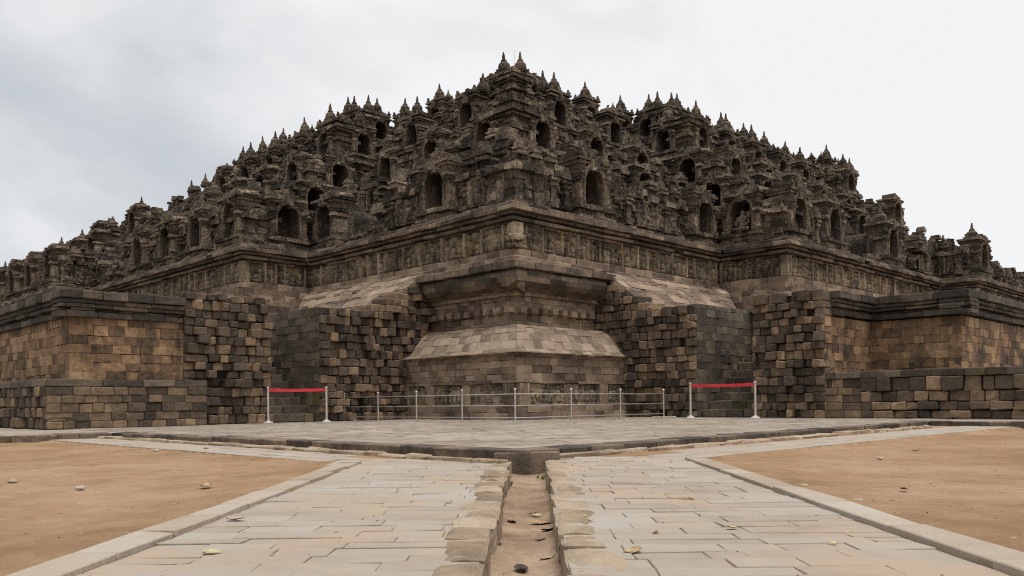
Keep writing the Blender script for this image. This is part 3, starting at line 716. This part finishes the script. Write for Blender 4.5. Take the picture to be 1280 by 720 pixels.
om.add([(CUTU + .2, 11.8, 3.92), (75, 11.8, 3.92), (75, 14.1, 3.92), (CUTU + .2, 14.1, 3.92)], [(0, 1, 2, 3)], None, .3)
om.add([(29, 9, 3.93), (75, 9, 3.93), (75, 19.5, 3.93), (29, 19.5, 3.93)], [(0, 1, 2, 3)], None, .3)
om.build('dressed_face', ST_O, th); jm.build('ragged_face', ST_J, th); cm.build('cornice', ST_K, th)

# low walls in front of the outer blocks
th = masonry_thing('low_wall', (6.95, 24.72, 0), 'low dark stone wall with a flat coping in front of the left ochre block', 'low wall')
lm = MB(); cp = MB()
l1 = seg((6.95, 24.72), (11.4, 24.72), (0, -1)); l2 = seg((6.93, 24.74), (6.93, 60), (-1, 0))
wall(lm, l1, 0, 1.16, **{**SMW, 'hc': .24, 'prot': .02, 'ch': .02}); wall(lm, l2, 0, 1.16, **{**JKW, 'big': (.3, .04, .12)})
for s_ in (l1, l2): course(cp, s_, 1.16, 1.36, dep=.75, bl=(.7, 1.5), ch=.012, prot=.008, jit=.004, o=.02)
backing(lm, [(s_[0] - s_[2] * .3, s_[1] - s_[2] * .3, 0, 1.2) for s_ in (l1, l2)])
lm.build('stone_courses', ST_J, th); cp.build('coping', ST_M, th)
th = masonry_thing('low_wall', (25.5, 11.6, 0), 'low rough stone wall with dark mossy coping in front of the right ochre block', 'low wall')
lm = MB(); cp = MB()
l1 = seg((25.42, 10.6), (25.42, 11.85), (-1, 0)); l2 = seg((25.36, -12), (25.36, 10.6), (-1, 0))
wall(lm, l1, 0, 1.2, **{**SMW, 'hc': .24, 'prot': .03, 'ch': .02}); wall(lm, l2, 0, 1.2, **{**JKW, 'big': (.45, .05, .16), 'bl': (.3, .6)})
for s_ in (l1, l2): course(cp, s_, 1.2, 1.42, dep=.9, bl=(.45, .9), ch=.014, prot=.01, jit=.006, o=.04)
backing(lm, [(s_[0] - s_[2] * .3, s_[1] - s_[2] * .3, 0, 1.2) for s_ in (l1, l2)])
lm.build('stone_courses', ST_J, th); cp.build('coping', ST_M, th)

# stairs climbing between the blocks
for side in (0, 1):
    lo, hi = (13.85, 15.7) if side == 0 else (14.2, 16.3)
    th = masonry_thing('stone_stair', ((lo + hi) / 2, CUTV, 0) if side == 0 else (CUTU, (lo + hi) / 2, 0), 'mossy stone stair behind the red tape on the %s of the temple corner' % ('left' if side == 0 else 'right'), 'stairs')
    for k in range(14):
        mb = MB(); p = (CUTV if side == 0 else CUTU) + .3 + k * .42
        sg = seg((lo, p), (hi, p), (0, -1)) if side == 0 else seg((p, lo), (p, hi), (-1, 0))
        course(mb, sg, 0 if k == 0 else k * .285 - .1, (k + 1) * .285, dep=.7, bl=(.5, .9), ch=.02, prot=.012, jit=.008)
        mb.build('step', ST_M, th)

# ------------------------------------------------------------------ ground, paving, platform, drain
def chan(y): return .035 + (y - 3.4) * .0205, .172 + (y - 3.4) * .006       # centre and half width of the drain
def kx(y, s): return (-1.84 + (y - 3.5) * .003) if s < 0 else (1.97 + (y - 3.4) * .012)
def to_uv(x, y): return x * U[0] + y * U[1], x * V[0] + y * V[1]
def ground_h(X, Y):
    u, v = to_uv(X, Y)
    P = np.stack([X, Y, X * 0], -1)
    h = -.150 + .045 * (fbm(P * .5, 3, 2) - .5) + .02 * (fbm(P * 3.1, 3, 4) - .5)
    paved = ((X > kx(Y, -1) - .05) & (X < kx(Y, 1) + .05)) | ((np.minimum(u, v) > 5.62))
    near_k = np.exp(-np.minimum(np.abs(X - kx(Y, -1) + .35), np.abs(X - kx(Y, 1) - .35)) ** 2 / .2) * (Y < 10)
    return np.where(paved, -.1172, h + .045 * near_k)
sg_ = MB()
for (xs, sgn) in ((np.concatenate([np.linspace(-60, -14, 40), np.linspace(-13.9, -3, 140), np.linspace(-2.95, 0, 60)]), -1), (np.concatenate([np.linspace(0, 2.95, 60), np.linspace(3, 14, 140), np.linspace(14.2, 60, 40)]), 1)):
    ys = np.concatenate([np.linspace(-12, 1.4, 20), np.linspace(1.5, 12, 180), np.linspace(12.2, 42, 120)])
    X, Y = np.meshgrid(xs, ys, indexing='ij'); c, hw = chan(Y)
    lim = c + sgn * (hw + .05); X = np.minimum(X, np.where(Y < 10.6, lim, 0)) if sgn < 0 else np.maximum(X, np.where(Y < 10.6, lim, 0))
    Z = ground_h(X, Y); v = np.stack([X, Y, Z], -1)
    i = np.arange(len(xs) - 1)[:, None] * len(ys) + np.arange(len(ys) - 1)[None]
    sg_.add(v, np.stack([i, i + len(ys), i + len(ys) + 1, i + 1], -1), None, .5)
sg_.build('sandy_ground', SAND, None, uv=False, smooth=True)['kind'] = 'structure'
far = MB(); far.add([(-900, -300, -.5), (900, -300, -.5), (900, 1200, -.5), (-900, 1200, -.5)], [(0, 1, 2, 3)], None, .5)
far.build('ground', SAND, None, uv=False)['kind'] = 'structure'
# drain bed
ys = np.linspace(1.2, 10.7, 260); db = MB(); xs = np.linspace(-1.25, 1.25, 15); X, Y = np.meshgrid(xs, ys, indexing='ij'); c, hw = chan(Y)
P = np.stack([X, Y, X * 0], -1); Xr = c + X * hw
Z = -.285 + .05 * (fbm(np.stack([Xr * 2.5, Y * 2.5, X * 0], -1), 4, 8) - .5) + .02 * X ** 2
i = np.arange(14)[:, None] * 260 + np.arange(259)[None]
db.add(np.stack([Xr, Y, Z], -1), np.stack([i, i + 260, i + 261, i + 1], -1), None, .5)
db.build('drain_channel', SOIL, None, uv=False, smooth=True)['kind'] = 'structure'

pv = MB()
def slab(cx, cy, hx, hy, ang=0, z=-.11, mbx=pv, r=None, ch=.003):
    n0 = mbx.n; mbx.boxes([(0, 0, 0)], [(hx, hy, .03)], ch, .0025, r)
    v = mbx.v[-1]; tl = (random.gauss(0, .0018), random.gauss(0, .0018)); v[:, 2] += v[:, 0] * tl[0] + v[:, 1] * tl[1]
    ca, sa = math.cos(ang), math.sin(ang); x = v[:, 0] * ca - v[:, 1] * sa + cx; y = v[:, 0] * sa + v[:, 1] * ca + cy
    mbx.v[-1] = np.column_stack([x, y, v[:, 2] + z - .03 + random.gauss(0, .0011)])
y = .6
while y < 10.6:
    h = random.uniform(.15, .29)
    for s in (-1, 1):
        c, hw = chan(y + h / 2); x0 = c + s * (hw + .02); x1 = kx(y, s) - s * .0 if y < 8.6 else s * 2.2
        a = min(x0, x1); b = max(x0, x1); x = a
        while x < b - .02:
            l = random.uniform(.26, .66); e_ = min(x + l, b)
            if b - e_ < .18: e_ = b
            u_, v_ = to_uv((x + e_) / 2, y + h / 2)
            if not (u_ > 6.75 and v_ > 6.95): slab((x + e_) / 2, y + h / 2, (e_ - x) / 2 - .0025, h / 2 - .0025, random.gauss(0, .004))
            x = e_
    y += h
ang = math.atan2(U[1], U[0])
for side in (0, 1):
    t = 5.66
    while t < 6.8:
        h = random.uniform(.28, .42); a = 6.5
        while a < 26 :
            l = random.uniform(.5, 1.1); tt = t + h / 2 + (0 if side == 0 else .05); c = W(((tt, a + l / 2, 0) if side == 0 else (a + l / 2, tt, 0)))
            if (c[0] < -2.05 if side == 0 else c[0] > 2.1): slab(c[0], c[1], (h if side == 0 else l) / 2 - .005, (l if side == 0 else h) / 2 - .005, ang)
            a += l
        t += h
pv.build('paving', PAVE, None, uv=False)['kind'] = 'structure'
kb = {}
for s, nm in ((-1, 'kerb'), (1, 'kerb')):
    mb = MB(); y = .9
    ymax = 10.05
    while y < ymax:
        l = random.uniform(.55, 1.15); e_ = min(y + l, ymax); x = kx((y + e_) / 2, s) + s * .105
        mb.boxes([(x + random.gauss(0, .006), (y + e_) / 2, -.143 + random.gauss(0, .0035))], [(.105, (e_ - y) / 2 - .003, .066)], .006, .004); y = e_
    mb.build('kerb', KERB, None, uv=False)['kind'] = 'structure'
# raised platform round the corner
pl = MB(); PT = .0
poly = [(7.25, 7.2), (7.0, 20.0), (-30, 19.8), (-30, 60), (40, 60), (60, 40), (60, -30), (22.0, -30), (22.4, 7.65)]
def sheet(mb, pts, z, r=.5):
    b = bmesh.new(); f = b.faces.new([b.verts.new((*p, z)) for p in pts]); rs = bmesh.ops.triangulate(b, faces=[f]); b.verts.index_update()
    mb.add([v.co[:] for v in b.verts], None, [[v.index for v in f.verts] for f in b.faces], r); b.free()
sheet(pl, [(p[0] + .2, p[1] + .2) if i in (0, 1, 8) else p for i, p in enumerate(poly)], -.012)
# small pavers laid on it where they can be seen
def pavers(u0, u1, v0, v1, along_u):
    C = []; H = []
    a = u0 if along_u else v0
    if along_u:
        b = v0
        while b < v1:
            h = random.uniform(.2, .3); a = u0 + random.uniform(-.3, 0)
            while a < u1:
                l = random.uniform(.35, .7); C.append((a + l / 2, b + h / 2, -.02 + random.gauss(0, .0012))); H.append((l / 2 - .004, h / 2 - .004, .02)); a += l
            b += h
    else:
        a = u0
        while a < u1:
            h = random.uniform(.2, .3); b = v0 + random.uniform(-.3, 0)
            while b < v1:
                l = random.uniform(.35, .7); C.append((a + h / 2, b + l / 2, -.02 + random.gauss(0, .0012))); H.append((h / 2 - .004, l / 2 - .004, .02)); b += l
            a += h
    C = np.array(C); H = np.array(H)
    pl.boxes(C, H, 0, .002)
pavers(7.6, 19.3, 7.7, 25, True); pavers(19.3, 25.0, 8.1, 19.3, False)
pl.build('stone_platform', PLAT, None)['kind'] = 'structure'
ed = MB()
def edge_run(p, q, n, **kw):
    course(ed, seg(p, q, n), -.17, .005, dep=.4, bl=(.45, 1.0), ch=.015, prot=.014, jit=.008)
# the two edges follow the platform outline, which is a little off the temple axes
def edge_free(p, q):
    p, q = np.array(p, float), np.array(q, float); L = np.linalg.norm(q - p); d = (q - p) / L; n = np.array([-d[1], d[0]]) if (p[0] < q[0]) else np.array([-d[1], d[0]])
    s = 0
    while s < L:
        e_ = min(s + random.uniform(.45, 1.0), L); c = p + d * (s + e_) / 2; a = math.atan2(d[1], d[0])
        mb = MB(); mb.boxes([(0, 0, 0)], [((e_ - s) / 2 - .005, .2, .088)], .015, .007); v = mb.v[0]
        off = random.gauss(0, .012); ca, sa = math.cos(a), math.sin(a); inn = np.array([.2 + off, .2 + off])
        nx_, ny_ = (-sa, ca)
        sgn = 1 if (nx_ + ny_) > 0 else -1
        cx, cy = c[0] + nx_ * sgn * (.2 + off), c[1] + ny_ * sgn * (.2 + off)
        vv = np.column_stack([v[:, 0] * ca - v[:, 1] * sa + cx, v[:, 0] * sa + v[:, 1] * ca + cy, v[:, 2] - .083 + random.gauss(0, .004)])
        ed.add(vv, mb.q[0], mb.t[0], random.random()); s = e_
edge_free((7.25, 7.2), (7.0, 20.0)); edge_free((7.25, 7.2), (22.4, 7.65)); edge_free((7.0, 20.0), (-30, 19.8)); edge_free((22.4, 7.65), (22.0, -30))
# block that closes the drain
bb = MB(); bb.boxes([(.16, 10.36, -.255)], [(.40, .14, .235)], .01, .006); vb = bb.v[0]; ub_, wb_ = to_uv(vb[:, 0], vb[:, 1]); ed.add(np.column_stack([ub_, wb_, vb[:, 2]]), bb.q[0], bb.t[0], .8)
ed.build('platform_step', ST_C, None)['kind'] = 'structure'
gl = MB()
for side in (0, 1):                          # low uneven lip of stones along the foot of the step
    a = 6.9
    while a < 20.5:
        l = random.uniform(.3, .8); t = 6.72 if side == 0 else 7.1; c = (t, a + l / 2, -.1) if side == 0 else (a + l / 2, t, -.1)
        wv = W(c)
        if abs(wv[0] - .15) > .35: gl.boxes([(c[0] + random.gauss(0, .02), c[1], c[2] + random.gauss(0, .006))], [(.07, l / 2 - .01, .04) if side == 0 else (l / 2 - .01, .07, .04)], .015, .008)
        a += l
gl.build('gutter_lip', EDGE, None)['kind'] = 'structure'

# rough stones along both sides of the drain
ORD = ['nearest', 'second', 'third', 'fourth', 'fifth', 'sixth', 'seventh', 'eighth', 'ninth', 'tenth', 'eleventh', 'twelfth', 'thirteenth', 'fourteenth', 'fifteenth', 'sixteenth', 'seventeenth', 'eighteenth', 'nineteenth', 'twentieth', 'twenty first', 'twenty second', 'twenty third', 'twenty fourth']
random.seed(31)
for s in (-1, 1):
    y = 2.55; k = 0
    while y < 9.75:
        l = random.uniform(.3, .62); ym = y + l / 2; c, hw = chan(ym); wd = random.uniform(.21, .29) * (1 - .01 * ym)
        n = (7, 9, 5); hx, hy, hz = wd / 2, l / 2 - .004, .068
        gx = np.linspace(-1, 1, n[0]); gy = np.linspace(-1, 1, n[1])
        GX, GY = np.meshgrid(gx, gy, indexing='ij'); e4 = np.clip(1 - np.maximum(np.abs(GX), np.abs(GY)) ** 10 * .2, 0, 1)
        PX = GX * hx; PY = GY * hy
        wob = fbm(np.stack([PX * 6 + k * 3, PY * 6, PX * 0 + s * 9 + k], -1), 3, 3) - .5
        topz = hz * 1.0 + .06 * wob - .014 * (np.maximum(np.abs(GX), np.abs(GY)) ** 8)
        shr = 1 + .10 * (fbm(np.stack([GX * 1.3 + k, GY * 1.3, GX * 0 + s], -1), 2, 6) - .5) * 2
        top = np.stack([PX * shr, PY * (1 - .05 - .04 * GX * s), topz], -1)
        tilt = random.gauss(0, .03); top[..., 2] += PX * tilt
        ring = [(i, 0) for i in range(n[0])] + [(n[0] - 1, j) for j in range(1, n[1])] + [(i, n[1] - 1) for i in range(n[0] - 2, -1, -1)] + [(0, j) for j in range(n[1] - 2, 0, -1)]
        idx = np.arange(n[0] * n[1]).reshape(n[0], n[1]); V_ = top.reshape(-1, 3); rv = np.array([V_[idx[i, j]] for i, j in ring])
        m1 = rv.copy(); m1[:, 2] = .0; m1[:, :2] *= 1.0 + rng.normal(0, .02, (len(rv), 1)); m2 = rv.copy(); m2[:, 2] = -.22
        V_ = np.vstack([V_, m1, m2]); o1 = n[0] * n[1]; R_ = len(ring)
        q = [(idx[i, j], idx[i + 1, j], idx[i + 1, j + 1], idx[i, j + 1]) for i in range(n[0] - 1) for j in range(n[1] - 1)]
        for i in range(R_):
            j = (i + 1) % R_; a_, b_ = idx[ring[i]], idx[ring[j]]
            q += [(a_, o1 + i, o1 + j, b_), (o1 + i, o1 + R_ + i, o1 + R_ + j, o1 + j)]
        mb = MB(); mb.add(V_, q, None, random.random())
        o = mb.build('edging_stone', EDGE, None, uv=False, loc=(c + s * (hw + hx + random.gauss(0, .008)), ym, -.165))
        tag(o, '%s rough brown block from the near end along the %s edge of the drain' % (ORD[k], 'left' if s < 0 else 'right'), 'edging stone', 'rough blocks edging the drain')
        y += l; k += 1

# ------------------------------------------------------------------ railing and tape barriers
def post_mesh(h=1.0, rad=.028):
    mb = MB(); lathe(mb, [(rad * 1.9, 0), (rad * 1.9, .012), (rad, .02), (rad, h - .09), (rad * 1.35, h - .085), (rad * 1.35, h - .07), (rad * .8, h - .065), (rad * 1.35, h - .045), (rad * 1.45, h - .025), (rad * 1.0, h - .006), (rad * .3, h)], n=14, r=.5); return mb
import itertools
RC = np.array((16.82, 16.86))
def on_line(px, fixed, side):              # where a post at this bearing meets the line of the railing
    k_ = (px - 640) / F - .0
    return (fixed, fixed * (U[0] - k_ * U[1]) / (k_ * V[1] - V[0])) if side == 0 else (fixed * (k_ * V[1] - V[0]) / (U[0] - k_ * U[1]), fixed)
LP = [on_line(p_, 16.82, 0) for p_ in (576, 519, 471)] + [on_line(429, 16.82, 0)]; RP = [on_line(p_, 16.86, 1) for p_ in (712.5, 774, 828)]
rail = empty('railing', tuple(W((RC[0], RC[1], 0))), 'stainless steel railing with ball topped posts round the foot of the temple corner', 'railing')
pts = [tuple(p) for p in LP[::-1]] + [tuple(RC)] + RP
p0 = None
for k, p in enumerate(pts):
    if p0 is None: p0 = post_mesh().build('post', STEEL, rail, uv=False, loc=(0, 0, 0)); o = p0
    else: o = p0.copy(); COL.objects.link(o); o.parent = rail
    o.location = Vector(W((*p, 0))) - rail.location
for z in (.15, .50, .83):
    for part in (pts[:5], pts[4:]):
        mb = MB()
        for a, b in zip(part[:-1], part[1:]):
            m = ((a[0] + b[0]) / 2, (a[1] + b[1]) / 2, z - .004)
            tube(mb, (*a, z), m, .016); tube(mb, m, (*b, z), .016)
        mb.build('rail', STEEL, rail)
for p, ax in ((pts[0], 0), (pts[-1], 0)):
    mb = MB(); H = [.03, .4, .02]
    wv = np.array(W((*p, 0))); mb.boxes([(wv[0], wv[1], .03)], [(.42, .04, .02)], .006); mb.boxes([(wv[0] - .36, wv[1], .008), (wv[0] + .36, wv[1], .008)], [(.03, .1, .008)], .003)
    v = mb.v; mb.build('foot_bar', PALE, rail, uv=False)
XY = lambda x, y: np.array((x, y))
def px_ground(px, Yd):                       # place on the platform along a line of sight, at a chosen distance
    return ((px - 640) / F * Yd + .0 , Yd)
for (pa, pb, lab) in ((px_ground(333.5, 27.2), px_ground(406.5, 27.9), 'red tape barrier on two pale posts closing the left stair'), (px_ground(861.5, 27.9), px_ground(942.5, 26.6), 'red tape barrier on two pale posts closing the right stair')):
    tb = empty('tape_barrier', ((pa[0] + pb[0]) / 2, (pa[1] + pb[1]) / 2, 0), lab, 'barrier')
    hts = []
    for p in (pa, pb):
        mb = MB(); lathe(mb, [(.16, 0), (.16, .015), (.13, .04), (.06, .07), (.035, .1), (.033, 1.13), (.045, 1.135), (.045, 1.17), (.02, 1.185)], n=16, r=.5)
        mb.build('post', PALE, tb, uv=False, loc=(p[0] - tb.location.x, p[1] - tb.location.y, 0))
    mb = MB(); a = np.array((*pa, 0)); b = np.array((*pb, 0)); d = (b - a)[:2]; d = d / np.linalg.norm(d); nrm = np.array((-d[1], d[0], 0)) * .004; v = []; q = []
    for i in range(13):
        f = i / 12; c = a + (b - a) * f; sag = -.015 * 4 * f * (1 - f); 
        for zz in (1.125, 1.03):
            for s in (-1, 1): v.append(c + nrm * s + np.array((0, 0, zz + sag + random.gauss(0, .003))))
    for i in range(12):
        j = i * 4; q += [(j, j + 4, j + 6, j + 2), (j + 1, j + 3, j + 7, j + 5), (j, j + 1, j + 5, j + 4), (j + 2, j + 6, j + 7, j + 3)]
    mb.add(v, q, None, .5); mb.build('tape', RED, tb, uv=False)

# ------------------------------------------------------------------ seated statue, lightning rod
def buddha(uvz, rotz, label):
    root_me = bpy.data.meshes.new('buddha_statue'); 
    vs = [(0, 0, .22), (0, .02, .45), (0, .02, .68), (0, .0, .82), (0, -.02, .98), (0, -.02, 1.06),
          (.26, .02, .70), (.33, -.04, .46), (.2, -.24, .30), (-.26, .02, .70), (-.33, -.04, .46), (-.2, -.24, .30),
          (.2, -.05, .15), (.42, -.28, .13), (.1, -.36, .12), (-.2, -.05, .15), (-.42, -.28, .13), (-.1, -.40, .14)]
    es = [(0, 1), (1, 2), (2, 3), (3, 4), (4, 5), (2, 6), (6, 7), (7, 8), (2, 9), (9, 10), (10, 11), (0, 12), (12, 13), (13, 14), (0, 15), (15, 16), (16, 17)]
    rd = [.2, .19, .19, .08, .14, .07, .1, .075, .055, .1, .075, .055, .14, .11, .08, .14, .11, .08]
    root_me.from_pydata(vs, es, []); o = bpy.data.objects.new('buddha_statue', root_me); COL.objects.link(o)
    md = o.modifiers.new('skin', 'SKIN'); sk = root_me.skin_vertices[0].data
    for i, r_ in enumerate(rd): sk[i].radius = (r_, r_)
    sk[0].use_root = True; o.modifiers.new('sub', 'SUBSURF').levels = 2; o.modifiers['sub'].render_levels = 2
    root_me.materials.append(ST_R)
    at = root_me.attributes.new('rnd', 'FLOAT', 'POINT'); at.data.foreach_set('value', np.full(len(vs), .7, np.float32))
    o.location = W(uvz); o.rotation_euler = (0, 0, rotz)
    tag(o, label, 'statue'); return o
n = np.array([U * -1]).ravel()
t1 = TIERS[0][0]
buddha((t1 + A1 - .22, t1 - J1 / 2 + .06, 7.65 + .7), math.atan2(-U[1], -U[0]) + math.pi / 2, 'weathered stone buddha seated in the arched niche at the right of the first terrace')
lr = MB(); pz = W((44.5, 44.3, 0)); tube(lr, (0, 0, 20), (0, 0, 27.0), .02); lo_ = lr.build('lightning_rod', STEEL, None, uv=False, loc=(pz[0], pz[1], 0)); tag(lo_, 'thin metal lightning rod rising behind the topmost pair of spires', 'lightning rod')

# ------------------------------------------------------------------ leaves, stones and litter on the ground
random.seed(77)
def leaf(x, y, z, s, m, label, rot=None, curl=.25, group=None, name='dry_leaf'):
    n = 7; v = []
    for i in range(n):
        f = i / (n - 1); wdt = math.sin(math.pi * min(1, f * .93 + .07)) ** .8 * .36 * (1 - .3 * f) + .004
        for j in (-1, 0, 1): v.append(((f - .5), j * wdt * random.uniform(.85, 1.15), curl * ((f - .5) ** 2 * 1.6 + .55 * abs(j) * wdt) + random.gauss(0, .02)))
    v = np.array(v) * s; q = []
    for i in range(n - 1):
        for j in (0, 1): q.append((i * 3 + j, i * 3 + 3 + j, i * 3 + 4 + j, i * 3 + 1 + j))
    mb = MB(); low = v[:, 2].min(); v[:, 2] -= low; v2 = v.copy(); v2[:, 2] += .0015
    nn_ = len(v); mb.add(np.vstack([v, v2]), q + [tuple(a + nn_ for a in f[::-1]) for f in q], None, random.random())
    o = mb.build(name, m, None, uv=False, loc=(x, y, z)); o.rotation_euler = (random.gauss(0, .08), random.gauss(0, .08), random.uniform(0, 6.3) if rot is None else rot)
    tag(o, label, 'leaf', group); return o
def stone(x, y, z, s, label, sq=(1, .7, .5), m=None, group=None):
    b = bmesh.new(); bmesh.ops.create_icosphere(b, subdivisions=2, radius=1); v = np.array([p.co[:] for p in b.verts]); f = [[q.index for q in p.verts] for p in b.faces]; b.free()
    v = v * (1 + .5 * (fbm(v * 1.2 + x * 5 + y * 3, 3, 1) - .5)[:, None]) * np.array(sq) * s
    mb = MB(); mb.add(v, None, f, random.random()); o = mb.build('loose_stone', m or ROCK, None, uv=False, loc=(x, y, z + s * sq[2] * .55)); o.rotation_euler = (0, 0, random.uniform(0, 6)); tag(o, label, 'stone', group); return o
def at_px(px, py, z):
    c, s = math.cos(ROLL), math.sin(ROLL); dx, dy = px - 640, 360 - py
    X = (dx * c + dy * s) / F; Zt = (-dx * s + dy * c) / F - (360 - 502.6) * c / F; Yd = (z - ZC) / Zt; return X * Yd, Yd
for (px, py, s, m, lab) in ((678, 653, .17, LEAFA, 'large curled tan leaf lying in the drain'), (686, 662, .12, LEAFD, 'dark shrivelled leaf under the large tan leaf in the drain'), (640, 652, .11, LEAFD, 'dark grey leaf against the left wall of the drain'), (676, 674, .075, LEAFD, 'small dark leaf in the middle of the drain'), (652, 711, .12, LEAFD, 'brown leaf lying at the near end of the drain'), (683, 698, .1, LEAFB, 'yellow leaf at the foot of the right drain wall'), (672, 643, .09, LEAFB, 'small yellow leaf beyond the large tan leaf in the drain'), (665, 642, .08, LEAFD, 'thin black leaf lying across the drain')):
    x, y = at_px(px, py, -.27); leaf(x, y, -.275, s, m, lab)
for (px, py, s, m, lab) in ((732, 647, .05, LEAFB, 'yellow leaf on the outer side of the right drain edging'), (790, 690, .1, LEAFA, 'pale brown leaf flat on the right hand paving'), (738, 651, .04, LEAFB, 'tiny yellow leaf beside the right drain edging'), (266, 692, .09, LEAFB, 'pale yellow leaf on the left hand paving near the kerb'), (294, 651, .12, LEAFA, 'small dry twig of leaves on the left hand paving'), (916, 661, .08, LEAFB, 'ochre leaf alone on the right hand paving'), (820, 666, .06, LEAFA, 'small brown leaf on the paving right of the drain'), (1041, 680, .05, LEAFB, 'yellow speck of leaf on the right hand paving near the kerb')):
    x, y = at_px(px, py, -.108); leaf(x, y, -.104, s, m, lab)
for (px, py, s, m, lab) in ((1150, 645, .10, LEAFD, 'black curled leaf on the sand beyond the right kerb'), (974, 601, .12, LEAFD, 'black leaf standing up at the outer edge of the right kerb'), (911, 582, .12, LEAFD, 'dark leaf in the corner of the right hand sand'), (1130, 612, .09, LEAFD, 'small dark leaf far out on the right hand sand'), (1145, 564, .12, LEAFD, 'dark leaf on the far part of the right hand sand'), (1006, 610, .16, LEAFB, 'straw coloured leaf beside the right kerb'), (1180, 663, .14, LEAFB, 'pale dry leaf leaning on the right kerb'), (257, 608, .17, LEAFA, 'dry leaf near the middle of the left hand sand'), (258, 562, .15, LEAFD, 'small dark leaf at the far edge of the left hand sand')):
    x, y = at_px(px, py, -.13); leaf(x, y, -.128, s, m, lab)
for (px, py, s, lab) in ((1073, 629, .085, 'pale stone on the outer side of the right kerb'), (1266, 678, .07, 'grey stone at the far right beside the kerb'), (1240, 681, .022, 'small brown stone left of the grey stone at the right'), (100, 610, .06, 'flat pale stone on the left hand sand'), (16, 602, .06, 'flat grey stone near the left border of the sand'), (1100, 573, .05, 'pale stone far out on the right hand sand'), (195, 563, .06, 'whitish stone on the far left hand sand')):
    x, y = at_px(px, py, -.13); stone(x, y, -.14, s * .8, lab, (1, .75, .42))
# tiny leaf crumbs and grit that nobody could count
gr = MB(); n = 2600; X = rng.uniform(-9, 9, n); Y = 2.6 + 13 * rng.random(n) ** 1.5; u_, v_ = to_uv(X, Y); k = np.minimum(u_, v_) < 6.7; X, Y = X[k], Y[k]
c, hw = chan(Y); inside = np.abs(X - c) < hw; onp = (X > kx(Y, -1)) & (X < kx(Y, 1)) & ~inside; edge_ = onp & (np.abs(X - c) < hw + .34)
k = ~edge_ & ~(onp & (rng.random(len(X)) > .25)); X, Y, inside, onp = X[k], Y[k], inside[k], onp[k]
Z = np.where(inside, -.272, np.where(onp, -.106, ground_h(X, Y) + .002))
sz = rng.uniform(.0015, .0065, (len(X), 1)) ** 1.0 * np.array([[1.3, 1, .45]])
gr.boxes(np.column_stack([X, Y, Z]), sz, 0, .0015)
go = gr.build('grit', GRIT, None, uv=False); tag(go, 'grit and crumbs of leaf scattered over sand, paving and drain', 'grit', kind='stuff')
# weeds in the drain
random.seed(3)
for (px, py, lab) in ((636, 585, 'tiny green weed at the far end of the drain by its left wall'), (676, 599, 'tiny yellow green weed at the foot of the right drain wall'), (621, 682, 'small weed growing from the left drain wall near the viewer'), (638, 607, 'small weed halfway along the left drain wall')):
    x, y = at_px(px, py, -.27); mb = MB()
    for q in range(9):
        a = random.uniform(0, 6.3); l = random.uniform(.03, .08); c = np.array((random.gauss(0, .015), random.gauss(0, .03), 0)); dv = np.array((math.cos(a) * .6, math.sin(a) * .6, .8)) * l; sdv = np.array((-math.sin(a), math.cos(a), 0)) * l * .22
        mb.add([c, c + dv * .6 + sdv, c + dv, c + dv * .6 - sdv], [(0, 1, 2, 3)], None, random.random())
    o = mb.build('weed', GREEN, None, uv=False, loc=(x, y, -.275)); tag(o, lab, 'plant')
